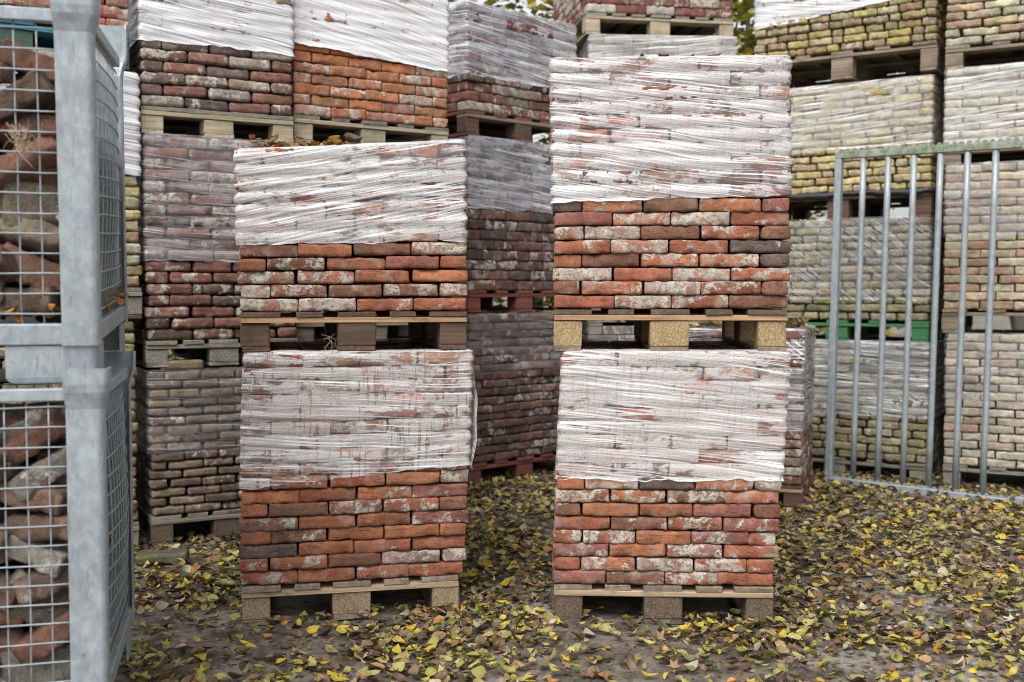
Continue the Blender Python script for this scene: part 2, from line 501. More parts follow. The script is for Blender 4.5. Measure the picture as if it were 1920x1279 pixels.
BRICKS = {
    'waal': [brick_mesh(i + 1, 0.0045, 0.0027, 9) for i in range(14)],
    'round': [brick_mesh(i + 31, 0.0125, 0.0026, 3) for i in range(7)],
    'rough': [brick_mesh(i + 61, 0.010, 0.0046, 5) for i in range(8)],
    'rubble': [brick_mesh(i + 91, 0.0060, 0.0042, 9, 'loose_brick', 1.2) for i in range(10)],
}
for me in BRICKS['rough']:
    me.materials[0] = MAT['mossy']

def low_brick(cx, cy, cz, lx, ly, lz, b=0.006):
    """Chamfered box for bricks too small or too deep in the pile to be picked apart."""
    hx, hy, hz = lx / 2, ly / 2, lz / 2
    V = []
    idx = {}
    for sx in (-1, 1):
        for sy in (-1, 1):
            for sz in (-1, 1):
                for a in range(3):
                    p = [sx * (hx - b), sy * (hy - b), sz * (hz - b)]
                    p[a] += (sx, sy, sz)[a] * b
                    idx[(sx, sy, sz, a)] = len(V)
                    V.append((cx + p[0], cy + p[1], cz + p[2]))
    F = []
    for a in range(3):
        o1, o2 = (a + 1) % 3, (a + 2) % 3
        for s in (-1, 1):
            q = []
            for (i, j) in ((-1, -1), (1, -1), (1, 1), (-1, 1)):
                k = [0, 0, 0]
                k[a], k[o1], k[o2] = s, i, j
                q.append(idx[(*k, a)])
            F.append(tuple(q) if s > 0 else tuple(reversed(q)))
    for a in range(3):
        o1, o2 = (a + 1) % 3, (a + 2) % 3
        for i in (-1, 1):
            for j in (-1, 1):
                k1 = [0, 0, 0]; k1[a], k1[o1], k1[o2] = -1, i, j
                k2 = list(k1); k2[a] = 1
                q = [idx[(*k1, o1)], idx[(*k2, o1)], idx[(*k2, o2)], idx[(*k1, o2)]]
                F.append(tuple(q) if i * j > 0 else tuple(reversed(q)))
    for sx in (-1, 1):
        for sy in (-1, 1):
            for sz in (-1, 1):
                q = [idx[(sx, sy, sz, a)] for a in range(3)]
                F.append(tuple(q) if sx * sy * sz > 0 else tuple(reversed(q)))
    return V, F

CODE = {
    'o': (0.33, 0.132, 0.068), 'r': (0.285, 0.104, 0.062), 'b': (0.19, 0.092, 0.060), 'q': (0.275, 0.108, 0.060),
    'd': (0.105, 0.076, 0.065), 'm': (0.22, 0.088, 0.070), 'w': (0.34, 0.16, 0.12), 'g': (0.27, 0.165, 0.135),
}
PAL = {
    'red': [((0.295, 0.092, 0.06), 4, 0.6), ((0.33, 0.125, 0.06), 3, 0.5), ((0.19, 0.09, 0.058), 2, 0.5), ((0.22, 0.088, 0.07), 2, 0.6)],
    'purple': [((0.115, 0.068, 0.058), 4, 0.45), ((0.145, 0.080, 0.064), 3, 0.35), ((0.09, 0.064, 0.059), 3, 0.5), ((0.165, 0.088, 0.066), 1, 0.4)],
    'darkred': [((0.145, 0.07, 0.055), 4, 0.55), ((0.175, 0.08, 0.06), 3, 0.55), ((0.10, 0.065, 0.055), 2, 0.5), ((0.21, 0.165, 0.13), 1, 0.7)],
    'brown': [((0.15, 0.112, 0.083), 4, 0.22), ((0.12, 0.088, 0.066), 3, 0.22), ((0.20, 0.155, 0.105), 2, 0.3), ((0.15, 0.10, 0.08), 2, 0.6)],
    'mixed': [((0.17, 0.105, 0.085), 3, 0.5), ((0.13, 0.095, 0.085), 3, 0.65), ((0.20, 0.105, 0.078), 3, 0.4), ((0.24, 0.19, 0.14), 2, 0.5), ((0.24, 0.22, 0.20), 1, 0.8)],
    'orange': [((0.42, 0.17, 0.08), 5, 0.45), ((0.38, 0.145, 0.08), 3, 0.75), ((0.34, 0.16, 0.085), 2, 0.5), ((0.36, 0.17, 0.12), 2, 0.8)],
    'khaki': [((0.255, 0.225, 0.135), 4, 0.25), ((0.205, 0.18, 0.12), 3, 0.25), ((0.31, 0.28, 0.19), 2, 0.35), ((0.25, 0.18, 0.115), 1, 0.3), ((0.24, 0.235, 0.10), 1, 0.2)],
    'olive': [((0.34, 0.275, 0.115), 4, 0.25), ((0.25, 0.21, 0.115), 3, 0.25), ((0.36, 0.31, 0.19), 2, 0.35), ((0.28, 0.195, 0.115), 1, 0.3)],
    'yellow': [((0.45, 0.375, 0.19), 4, 0.3), ((0.38, 0.31, 0.155), 3, 0.3), ((0.40, 0.35, 0.235), 2, 0.35), ((0.32, 0.22, 0.13), 1, 0.3)],
    'pale': [((0.47, 0.43, 0.33), 4, 0.35), ((0.40, 0.365, 0.29), 3, 0.35), ((0.37, 0.31, 0.25), 2, 0.3), ((0.44, 0.32, 0.24), 1, 0.3)],
    'beige': [((0.42, 0.35, 0.23), 4, 0.3), ((0.37, 0.25, 0.17), 3, 0.3), ((0.44, 0.39, 0.29), 3, 0.35), ((0.34, 0.30, 0.22), 2, 0.3)],
    'palered': [((0.34, 0.13, 0.085), 3, 0.6), ((0.38, 0.17, 0.11), 3, 0.55), ((0.30, 0.16, 0.12), 2, 0.7)],
    'greywhite': [((0.22, 0.21, 0.20), 3, 0.7), ((0.16, 0.145, 0.14), 3, 0.55), ((0.27, 0.24, 0.21), 2, 0.6)],
    'whitered': [((0.19, 0.07, 0.055), 3, 0.5), ((0.17, 0.08, 0.065), 2, 0.7), ((0.40, 0.37, 0.345), 2, 0.95)],
}
def pick(pal, rg):
    tot = sum(p[1] for p in PAL[pal])
    x = rg.uniform(0, tot)
    for c, w, m in PAL[pal]:
        x -= w
        if x <= 0:
            break
    k = rg.uniform(0.82, 1.2)
    return tuple(v * k * rg.uniform(0.95, 1.05) for v in c) + (max(0.0, min(1.0, m + rg.uniform(-0.38, 0.38))),)

def row_layout(n, w, odd, rg, ragged):
    """Lengths of one course, left to right (True marks a brick turned end-on)."""
    if ragged:
        L, out, x = w / n, [], 0.0
        if odd:
            out.append((L * rg.uniform(0.4, 0.6), True)); x = out[0][0]
        while x < w - 0.04:
            l = L * rg.choice((1, 1, 1, 0.52, 0.9, 1.05, 0.5))
            if w - x - l < L * 0.3:
                l = w - x
            out.append((l, l < L * 0.65)); x += l
        return out
    L = w / n
    full = int(n)
    if n == full:
        lst = [(L, False)] * full if not odd else [(L / 2, True)] + [(L, False)] * (full - 1) + [(L / 2, True)]
    else:
        lst = [(L, False)] * full + [(L / 2, True)] if not odd else [(L / 2, True)] + [(L, False)] * full
    return lst

def brick_stack(loc, yaw, w, d, nc, hc, n, style, pal, label, group, codes=None, film=None, film_c=0, film_slant=0.0, lean=0.0, fan=0.0,
                tilt=0.0, side=None, ragged=False, jit=1.0, seed=1, solid=False, film_clearance=0.006, top_bricks=False, top_inset=True):
    """A block of loose bricks piled course on course. Bricks of the face are objects of their own."""
    rg = random.Random(seed * 101 + 5)
    t = empty('brick_stack', loc, (0, R(tilt), R(yaw)), label, 'brick stack', group)
    meshes = BRICKS[style]
    JV, JF, JC = [], [], []
    ny = max(3, int(d / 0.105))
    rowd = d / ny
    def put(cx, cy, cz, l, dep, h, turned, colr):
        me = rg.choice(meshes)
        jx, jy, jr = rg.uniform(-1, 1) * 0.0025 * jit, rg.uniform(-1, 1) * 0.0048 * jit, rg.uniform(-1, 1) * R(1.0) * jit
        if turned:
            o = link('brick', me, t, (cx + jx, cy + jy, cz), (rg.uniform(-1, 1) * R(0.7) * jit, 0, R(90) + jr + rg.choice((0, math.pi))),
                     (dep / BL, l / BD, h / BH))
        else:
            o = link('brick', me, t, (cx + jx, cy + jy, cz), (0, rg.uniform(-1, 1) * R(0.6) * jit, jr + rg.choice((0, math.pi))),
                     (l / BL, dep / BD, h / BH))
        o.color = colr
    def low(cx, cy, cz, lx, ly, lz, colr):
        V, F = low_brick(cx, cy, cz, lx, ly, lz)
        b = len(JV)
        JV.extend(V)
        JF.extend(tuple(i + b for i in f) for f in F)
        JC.extend([colr] * len(V))
    for c in range(nc):
        f = (c + 0.5) / nc
        sx = lean * f
        z = c * hc + hc / 2
        odd = c % 2 == 1
        row = row_layout(n, w, odd, rg, ragged)
        for k in range(len(row) - 1):
            e = rg.uniform(-1, 1) * 0.007 * min(jit, 1.5)
            row[k] = (row[k][0] + e, row[k][1])
            row[k + 1] = (row[k + 1][0] - e, row[k + 1][1])
        cd = codes[c].split() if codes and c < len(codes) else None
        gap = 0.004 if not ragged else 0.006
        x = 0.0
        wav = rg.uniform(-1, 1) * 0.0015
        push = rg.uniform(-1, 1) * 0.003 * jit
        for k, (l, turned) in enumerate(row):
            cx = x + l / 2 + sx
            dz = fan * f * (cx / w)
            if cd:
                cc = cd[k % len(cd)]
                base = CODE[cc[0]]
                kk = rg.uniform(0.9, 1.1)
                colr = tuple(v * kk for v in base) + (min(1.0, int(cc[1]) / 9.0 * 1.06),)
            else:
                colr = pick(pal, rg)
            hh = hc - 0.0014 - rg.uniform(0, 0.0028) * min(jit, 1.4)
            dep = rowd * 2 if turned else rowd
            dep = min(dep, 0.21)
            if solid:
                low(cx, dep / 2, z + dz, l - gap, dep - 0.004, hh, colr)
            else:
                put(cx + (rg.uniform(-0.006, 0.006) if k in (0, len(row) - 1) else 0), dep / 2 + push, z + dz + wav + rg.uniform(-0.0008, 0.0008), l - gap - rg.uniform(0, 0.004) * jit, dep - 0.003, hh, turned, colr)
            x += l
        # the flanks and the back (and, under an opening, the top): bricks further round the block
        top = top_bricks and c == nc - 1
        ends = []
        if not odd:
            L = row[0][0]
            for j in range(1, ny):
                yy = j * rowd + rowd / 2
                if top:
                    xx = 0.0
                    for (l, _) in row:
                        ends.append((xx + l / 2, yy, l, rowd, 'in')); xx += l
                elif j == ny - 1:
                    xx = 0.0
                    for (l, _) in row:
                        ends.append((xx + l / 2, yy, l, rowd, 'back')); xx += l
                else:
                    ends.append((L / 2, yy, L, rowd, 'left'))
                    ends.append((w - row[-1][0] / 2, yy, row[-1][0], rowd, 'right'))
        else:
            y0 = rowd * 2
            m = max(2, round((d - y0) / 0.21))
            ll = (d - y0) / m
            for j in range(m):
                yy = y0 + j * ll + ll / 2
                ends.append((0.05, yy, 0.1, ll, 'left'))
                ends.append((w - 0.05, yy, 0.1, ll, 'right'))
            xx = 0.1
            cnt = max(1, int(round((w - 0.2) / (w / n))))
            lx = (w - 0.2) / cnt
            for k in range(cnt):
                ends.append((0.1 + lx * (k + 0.5), d - rowd / 2, lx, rowd, 'back'))
                if top:
                    for j in range(1, ny - 1):
                        ends.append((0.1 + lx * (k + 0.5), j * rowd + rowd / 2, lx, rowd, 'in'))
        for (ex, ey, lx, ly, where) in ends:
            colr = pick(pal, rg)
            dz = fan * f * (ex / w)
            if side == where and not solid:
                if ly > lx:
                    put(ex + sx, ey, z + dz, lx - 0.004, ly - 0.004, hc - 0.002, True, colr)
                else:
                    put(ex + sx, ey, z + dz, lx - 0.003, ly - 0.004, hc - 0.002, False, colr)
            else:
                low(ex + sx + rg.uniform(-.003, .003), ey, z + dz, lx - 0.004, ly - 0.004, hc - 0.002, colr)
    # the heart of the pile, never seen
    V, F = low_brick(w / 2 + lean * 0.5, d / 2, nc * hc / 2 - 0.01, w - 0.17 - abs(lean), d - 0.20, nc * hc - 0.03, 0.01)
    b = len(JV)
    JV.extend(V); JF.extend(tuple(i + b for i in f) for f in F); JC.extend([PAL[pal][0][0] + (0.3,)] * len(V))
    me = mesh_from('inner_bricks', JV, JF, MAT['brick_far'])
    ca = me.color_attributes.new('brick_colour', 'FLOAT_COLOR', 'POINT')
    ca.data.foreach_set('color', np.array(JC, dtype=np.float32).ravel())
    jo = link('inner_bricks', me, t)
    jo['kind'] = 'stuff'
    if film:
        make_film(t, w, d, film_c * hc, film_slant, nc * hc + 0.004, hc, FILM[film], lean, nc * hc, fan, seed, film_clearance, top_inset, n)
    return t

def make_film(parent, w, d, zb, slant, zt, hc, mat, lean, H, fan, seed, clear, top_inset, bn):
    """The stretch film: one sheet wound round the block, drawn tight over the bricks, folded a little over the top."""
    rg = random.Random(seed * 7 + 3)
    off = Vector((seed * 5.3, seed * 2.9, seed * 1.1))
    r = 0.014
    bulge = (0.0026 if parent.location.z > 1 else 0.0014) if clear < 0.0055 else 0.0018
    pts = []          # outline (x, y, nx, ny, s)
    def seg(x0, y0, x1, y1, nx, ny, step):
        L = math.hypot(x1 - x0, y1 - y0)
        k = max(1, int(L / step))
        for i in range(k):
            f = i / k
            pts.append((x0 + (x1 - x0) * f, y0 + (y1 - y0) * f, nx, ny))
    def arc(cx, cy, a0, a1):
        for i in range(3):
            a = R(a0 + (a1 - a0) * i / 3)
            pts.append((cx + r * math.cos(a), cy + r * math.sin(a), math.cos(a), math.sin(a)))
    seg(w - r, d, r, d, 0, 1, 0.06)
    arc(r, d - r, 90, 180)
    seg(0, d - r, 0, r, -1, 0, 0.035)
    arc(r, r, 180, 270)
    i_front = len(pts)
    seg(r, 0, w - r, 0, 0, -1, 0.015)
    arc(w - r, r, 270, 360)
    seg(w, r, w, d - r, 1, 0, 0.035)
    arc(w - r, d - r, 0, 90)
    n = len(pts)
    nv = max(6, int((zt - zb) / (0.0085 if clear < 0.0055 else 0.0105)))
    V, F, UV = [], [], []
    s = 0.0
    S = []
    for i in range(n + 1):
        if i:
            a, b = pts[(i - 1) % n], pts[i % n]
            s += math.hypot(a[0] - b[0], a[1] - b[1])
        S.append(s)
    S0 = S[i_front] - r + 1000.0 * 0
    rows = [('v', j / nv) for j in range(nv + 1)] + [('t', 0.02), ('t', 0.06)]
    for i in range(n):
        x, y, nx, ny = pts[i]
        ux = max(0.0, min(1.0, x / w))
        edge = noise.noise(Vector((S[i] * 5, seed, 0))) * 0.014 + noise.noise(Vector((S[i] * 23, seed, 4))) * 0.008
        b0 = zb + slant * ux + edge
        for kind, f in rows:
            zz = b0 + (zt - b0) * (f if kind == 'v' else 1.0)
            course = 1 - 2 * abs(math.cos(math.pi * (zz / hc))) ** 3
            p = Vector((S[i] * 4.0, zz * 16, 0)) + off
            o = clear + bulge * course + 0.0030 * noise.noise(p) + 0.0013 * noise.noise(Vector((S[i] * 2, zz * 70 + S[i] * 3, 3)) + off)
            corner = 1.0 if abs(nx * ny) > 0.01 else 0.0
            if corner:
                o += 0.0035 * noise.noise(Vector((zz * 30, seed, i))) + 0.0035 * course
            if kind == 'v' and f == 0:
                o += 0.003
            X, Y = x + nx * o, y + ny * o
            if kind == 't':
                X -= (nx * f) if top_inset else 0
                Y -= (ny * f) if top_inset else 0
                zz += 0.006 + 0.004 * noise.noise(p * 2)
            X += lean * (zz / H)
            zz += fan * (zz / H) * ux
            V.append((X, Y, zz))
            UV.append((S[i], zz))
    m = len(rows)
    bl = w / bn
    loops, loops2 = [], []
    for i in range(n):
        i2 = (i + 1) % n
        for j in range(m - 1):
            F.append((i * m + j, i2 * m + j, i2 * m + j + 1, i * m + j + 1))
            ub = S[i + 1]
            q_ = ((S[i], UV[i * m + j][1]), (ub, UV[i2 * m + j][1]), (ub, UV[i2 * m + j + 1][1]), (S[i], UV[i * m + j + 1][1]))
            loops2 += [((a_ - S0) / bl, b_ / hc) for a_, b_ in q_]
            loops += [UV[i * m + j], (ub, UV[i2 * m + j][1]), (ub, UV[i2 * m + j + 1][1]), UV[i * m + j + 1]]
    me = mesh_from('plastic_wrap', V, F, mat, True)
    uvl = me.uv_layers.new(name='UVMap')
    uvl.data.foreach_set('uv', np.array(loops, dtype=np.float32).ravel())
    uv2 = me.uv_layers.new(name='Course')
    uv2.data.foreach_set('uv', np.array(loops2, dtype=np.float32).ravel())
    return link('plastic_wrap', me, parent)

# ------------------------------------------------------------------ pallets
BOARD_CACHE = {}
def board_mesh(lx, ly, lz, mat, bev=0.003, seed=0):
    key = (round(lx, 3), round(ly, 3), round(lz, 3), mat, seed % 3)
    if key not in BOARD_CACHE:
        rg = random.Random(hash(key[:3]) % 9999 + seed)
        V, F = low_brick(0, 0, 0, lx, ly, lz, bev)
        V = [(x + rg.uniform(-1, 1) * 0.002, y + rg.uniform(-1, 1) * 0.0015, z + rg.uniform(-1, 1) * 0.001) for x, y, z in V]
        BOARD_CACHE[key] = mesh_from('board', V, F, MAT[mat])
    return BOARD_CACHE[key]

def pallet(loc, yaw, w, d, h, mats, label, group, ndeck=5, tilt=0.0, seed=1, bottom='skid'):
    """deck boards over three stringer boards over nine blocks over three skids"""
    rg = random.Random(seed * 31)
    mb, ms, md, mk = mats
    t = empty('pallet', loc, (0, R(tilt), R(yaw)), label, 'pallet', group)
    sk, st, dk = 0.018, 0.021, 0.021
    bh = h - sk - st - dk
    cols = ((0.0, 0.105), (w / 2 - 0.0725, 0.145), (w - 0.105, 0.105))
    for ci, (bx, bw) in enumerate(cols):
        for y0, bd in ((0.004, 0.10), (d / 2 - 0.07, 0.14), (d - 0.104, 0.10)):
            link('block', board_mesh(bw, bd, bh - 0.001, mb, 0.004, rg.randrange(3)), t,
                 (bx + bw / 2 + rg.uniform(-.004, .004), y0 + bd / 2 + rg.uniform(-.003, .003), sk + bh / 2), (0, 0, R(rg.uniform(-1.5, 1.5))))
        link('skid', board_mesh(d, bw - 0.002, sk, mk, 0.002, ci), t, (bx + bw / 2, d / 2, sk / 2), (0, 0, R(90)))
    for y0 in (0.0, d / 2 - 0.06, d - 0.11):
        link('stringer_board', board_mesh(w, 0.11, st - 0.001, ms, 0.002, rg.randrange(3)), t, (w / 2, y0 + 0.055 - 0.003, sk + bh + st / 2), (R(rg.uniform(-.4, .4)), 0, 0))
    ws = [0.145 if k in (0, ndeck - 1, ndeck // 2) else 0.098 for k in range(ndeck)]
    free = (w - sum(ws)) / (ndeck - 1)
    x = 0.0
    for k in range(ndeck):
        link('deck_board', board_mesh(d, ws[k], dk - 0.001, md, 0.002, rg.randrange(3)), t,
             (x + ws[k] / 2, d / 2 + rg.uniform(-.012, .004), sk + bh + st + dk / 2), (0, 0, R(90 + rg.uniform(-.3, .3))))
        x += ws[k] + free
    return t

# ------------------------------------------------------------------ ground
def make_ground():
    def axis(lo, hi, fine, far):
        a = list(np.arange(lo, hi + 1e-6, fine))
        k = fine
        v = hi
        up = []
        while v < far:
            k *= 1.6
            v += k
            up.append(v)
        k = fine
        v = lo
        dn = []
        while v > -far:
            k *= 1.6
            v -= k
            dn.append(v)
        return list(reversed(dn)) + a + up
    xs, ys = axis(-4, 5, 0.10, 400), axis(1.5, 9, 0.10, 400)
    V = []
    for y in ys:
        for x in xs:
            amp = 1.0 if abs(x) < 8 and -3 < y < 14 else 0.0
            V.append((x, y, -0.004 + amp * (0.007 * noise.noise(Vector((x * 1.3, y * 1.3, 0))) + 0.003 * noise.noise(Vector((x * 5, y * 5, 2))))))
    nx = len(xs)
    F = [(j * nx + i, j * nx + i + 1, (j + 1) * nx + i + 1, (j + 1) * nx + i) for j in range(len(ys) - 1) for i in range(nx - 1)]
    me = mesh_from('ground', V, F, MAT['ground'], True)
    tag(link('ground', me), 'dirty grey yard ground of packed earth and worn concrete', None, None, 'structure')
make_ground()

# ------------------------------------------------------------------ the stacks of the yard
PS = {   # pallet materials: blocks, stringer boards, deck boards, skids
    'pale': ('chip_pale', 'pine', 'old', 'old'), 'dark': ('chip_dark', 'pine', 'old', 'dark'), 'reddark': ('reddark', 'pine_warm', 'reddark', 'reddark'),
    'chip': ('chip', 'pine_warm', 'dark', 'old'), 'old': ('old', 'old', 'old', 'old'), 'paleold': ('pale_old', 'pale_old', 'grey_old', 'pale_old'),
    'grey': ('chip_grey', 'grey_old', 'grey_old', 'grey_old'), 'red': ('redpaint', 'redpaint', 'redpaint', 'redpaint'), 'redbrown': ('reddark', 'old', 'redpaint', 'redpaint'),
    'damp': ('chip_dark', 'grey_old', 'grey_old', 'dark'),  # dark blocks and skids with grey boards
    'green': ('green', 'green', 'green', 'green'), 'blue': ('teal', 'blue', 'blue', 'teal'), 'greywood': ('chip_grey', 'grey_old', 'grey_old', 'dark'),
}
G_FRONT, G_WALL = 'brick stacks in the front', 'brick stacks in the back wall'
GP_FRONT, GP_WALL = 'pallets under the front stacks', 'pallets in the back wall'

def shift(p, yaw, dx, dy):
    a = R(yaw)
    return (p[0] + dx * math.cos(a) - dy * math.sin(a), p[1] + dx * math.sin(a) + dy * math.cos(a))

def tier(corner, yaw, z0, ph, w, d, pstyle, plabel, pgroup, slabel, sgroup, nc, hc, n, style, pal, seed, dx=0.0, dy=0.0, dyaw=0.0, pw=None, pdx=0.0, ndeck=5, over=0.0, ptilt=0.0, **kw):
    p = shift(corner, yaw, dx + pdx, dy)
    pallet((p[0], p[1], z0), yaw + dyaw, pw or w, d, ph, PS[pstyle], plabel, pgroup, ndeck, ptilt, seed)
    p = shift(corner, yaw, dx, dy - over)
    return brick_stack((p[0], p[1], z0 + ph + 0.001), yaw + dyaw, w, d, nc, hc, n, style, pal, slabel, sgroup, seed=seed, **kw)

FLc, FLy = (-0.999, 4.057), 12.5
fl_low = ['r5 r3 r4 r4', 'r5 r4 b0 g6 g8', 'd3 q2 r3 r0', 'r1 b4 q1 o0 o1', 'b5 q3 q3 m6', 'o2 b1 m7 r6 b1', 'o0 r1 o4 m5', 'r2 r4 r3 o1 g9']
fl_up = ['w8 w9 r4 r1 r6', 'w8 r6 b5 b6', 'b5 r7 q4 o1 m6', 'q0 b5 q3 m0', 'b4 q0 b0 o8 b1']
fr_low = ['m3 b5 r6 r1', 'r0 o6 g7 r8 r6', 'm5 o4 m6 r4', 'r6 r7 o2 m5 r6', 'r3 b5 r7 m4', 'b5 o0 q3 m1 b0', 'r8 o6 b6 q5', 'o1 o8 d1 o7 g9']
fr_up = ['r2 w9 r6 b3', 'b4 r4 g7 r6 b2', 'w9 r1 w8 r6', 'o2 b1 o6 o5 d1', 'r5 w7 r5 d2', 'r6 g8 b1 r5 b3', 'm2 o7 w8 r3', 'd1 o5 b2 o5 m5']

fl_stack = tier(FLc, FLy, 0.0, 0.147, 0.865, 1.0, 'pale', 'ground pallet of pale blocks under the front left bricks', GP_FRONT,
     'lower brick block of front left stack, smeared film dripping with damp', G_FRONT, 17, 0.0515, 4, 'waal', 'red', 1, pw=0.825, pdx=0.012, dx=-0.028,
     codes=fl_low, film='fl_low', film_clearance=0.005, film_c=7.25, film_slant=0.062, lean=0.03, top_bricks=True)
tier(FLc, FLy, 1.032, 0.148, 0.86, 1.0, 'reddark', 'dark red-brown pallet between the two front left brick blocks', GP_FRONT,
     'upper brick block of front left stack, film fanned in slanting creases', G_FRONT, 12, 0.0493, 4, 'waal', 'red', 2, pw=0.85, dx=-0.012, pdx=0.006,
     codes=fl_up, film='fl_up', film_clearance=0.005, film_c=5.0, film_slant=0.0, lean=-0.01, fan=0.062)
fl_wrap = [c for c in fl_stack.children if c.name.startswith('plastic_wrap')][0]
FRc, FRy = (0.156, 4.10), -3.0
tier(FRc, FRy, 0.0, 0.147, 0.845, 1.0, 'dark', 'ground pallet with dark damp blocks under the front right bricks', GP_FRONT,
     'lower brick block of front right stack, one black brick below its film', G_FRONT, 17, 0.0518, 4, 'waal', 'red', 3, pw=0.825, dx=-0.01,
     pdx=0.012, codes=fr_low, film='fr_low', film_clearance=0.005, film_c=7.75, film_slant=0.0, lean=0.045, top_bricks=True)
tier(FRc, FRy, 1.032, 0.158, 0.878, 1.0, 'chip', 'pallet with yellow pressed chip blocks in the front right stack', GP_FRONT,
     'tallest front brick block, tightly wound in white film above eight bare courses', G_FRONT, 18, 0.0515, 4, 'waal', 'red', 4, pw=0.865, dx=-0.0,
     codes=fr_up, film='fr_up', film_clearance=0.005, film_c=7.75, film_slant=0.02, lean=-0.012)

# left part of the wall ------------------------------------------------
Hc, Hy = (-2.627, 4.683), 35
tier(Hc, Hy, 0.0, 0.14, 1.0, 0.9, 'greywood', 'grey pallet on the ground behind the lower cage', GP_WALL,
     'ground tier of grey and mossy bricks just behind the lower cage', G_WALL, 18, 0.0540, 5, 'rough', 'khaki', 11, side=None, jit=2.0)
tier(Hc, Hy, 1.125, 0.15, 1.0, 0.9, 'greywood', 'greenish grey pallet halfway up behind the upper cage', GP_WALL,
     'yellow bricks with a white wrapped top behind the upper cage', G_WALL, 19, 0.0535, 5, 'rough', 'yellow', 12, dx=0.03, film='white', film_c=10, jit=2.0)
tier(Hc, Hy, 2.31, 0.165, 1.0, 0.9, 'blue', 'blue painted pallet high above the upper cage', GP_WALL,
     'pinkish orange bricks on the blue pallet above the cage', G_WALL, 10, 0.062, 4.5, 'waal', 'palered', 13, dx=-0.01)

Ac, Ay = (-1.775, 5.305), 28
tier(Ac, Ay, 0.0, 0.15, 0.752, 1.0, 'damp', 'dark pallet on the ground beside the cages', GP_WALL,
     'ground tier of small grey-brown bricks loosely veiled in clear film', G_WALL, 16, 0.0445, 4.5, 'round', 'brown', 21, film='veil2', film_c=7, dx=0.01, jit=1.6, film_clearance=0.012)
tier(Ac, Ay, 0.885, 0.13, 0.752, 1.0, 'grey', 'grey pallet over the small grey-brown bricks', GP_WALL,
     'dark red rounded bricks, pinkish under film, left of front left stack', G_WALL, 18, 0.0555, 3.5, 'round', 'darkred', 22, dx=0.0, film='veil', film_c=7, jit=1.6)
tier(Ac, Ay, 2.02, 0.13, 0.752, 1.0, 'paleold', 'pale weathered pallet with light blocks, upper left', GP_WALL,
     'top block of mixed brown and grey bricks under white film, upper left', G_WALL, 15, 0.0555, 3.5, 'round', 'mixed', 23, dx=-0.01, film='white', film_c=5.6, film_slant=0.0, ndeck=7, jit=1.3)
Bc, By = (-1.130, 5.72), 33
tier(Bc, By, 0.0, 0.14, 0.92, 1.0, 'old', 'ground pallet hidden behind the front left stack', GP_WALL,
     'ground tier of bricks hidden behind the front left stack', G_WALL, 15, 0.055, 4.5, 'waal', 'purple', 31, solid=True)
tier(Bc, By, 0.97, 0.14, 0.92, 1.0, 'old', 'middle pallet glimpsed through the front left pallet opening', GP_WALL,
     'middle tier of bricks glimpsed behind the front left stack', G_WALL, 16, 0.0565, 4.5, 'waal', 'purple', 32, solid=True)
tier(Bc, By, 2.03, 0.145, 0.92, 1.0, 'paleold', 'pallet with pale blocks under the bright orange bricks', GP_WALL,
     'bright orange brick block half covered in white film at the top', G_WALL, 15, 0.0550, 4.5, 'waal', 'orange', 33, film='white2', film_c=6.6, film_slant=-0.05, jit=1.3)
Cc, Cy = (-0.275, 6.995), 42
tier(Cc, Cy, 0.0, 0.14, 0.98, 1.0, 'red', 'dark red pallet on the ground between the two front stacks', GP_WALL,
     'dark purple brick block standing on the ground between the front stacks', G_WALL, 18, 0.0535, 4.5, 'waal', 'purple', 41, film='veil2', film_c=11, jit=1.5)
tier(Cc, Cy, 1.12, 0.14, 0.98, 1.0, 'red', 'red pallet with yellow foliage showing through it', GP_WALL,
     'purple brick block with grey film, above the see-through red pallet', G_WALL, 15, 0.0655, 4.5, 'waal', 'purple', 42, film='blueish', film_c=8, jit=1.4)
tier(Cc, Cy, 2.25, 0.155, 0.98, 1.0, 'redbrown', 'reddish brown pallet left of the tall front right block', GP_WALL,
     'dark red top block with shiny bluish film behind the front right block', G_WALL, 11, 0.0618, 4.5, 'waal', 'darkred', 43, film='blueish', film_c=3.6, dx=-0.012, side='left', jit=1.4)
Dc, Dy = (0.535, 7.70), 4
tier(Dc, Dy, 0.0, 0.14, 1.05, 1.1, 'old', 'ground pallet hidden behind the front right stack', GP_WALL,
     'ground tier of bricks hidden behind the front right stack', G_WALL, 14, 0.062, 5, 'waal', 'greywhite', 51, solid=True)
tier(Dc, Dy, 1.01, 0.14, 1.05, 1.1, 'old', 'second pallet hidden behind the front right stack', GP_WALL,
     'second tier of bricks hidden behind the front right stack', G_WALL, 14, 0.062, 5, 'waal', 'greywhite', 52, solid=True)
tier(Dc, Dy, 2.02, 0.15, 1.05, 1.1, 'old', 'third pallet hidden behind the tall front right block', GP_WALL,
     'grey film-wrapped bricks peeping over the tall front right block', G_WALL, 14, 0.062, 5, 'waal', 'greywhite', 53, film='pale', film_c=1)
tier(Dc, Dy, 3.045, 0.15, 1.08, 1.1, 'paleold', 'pale pallet highest in the middle, above the grey wrapped bricks', GP_WALL,
     'red and whitewashed bricks at the very top, behind the front right block', G_WALL, 9, 0.062, 5, 'waal', 'whitered', 54, dyaw=6, dx=-0.02, side='left', ndeck=7)
Ec, Ey = (0.863, 6.516), -20
tier(Ec, Ey, 0.0, 0.14, 0.85, 0.78, 'reddark', 'dark pallet on the ground right behind the front right stack', GP_WALL,
     'low brick block with leaf-strewn top and dark film, behind front right stack', G_WALL, 17, 0.0525, 4, 'waal', 'darkred', 61, film='clear', film_c=6, side='right', top_bricks=True, jit=1.8)
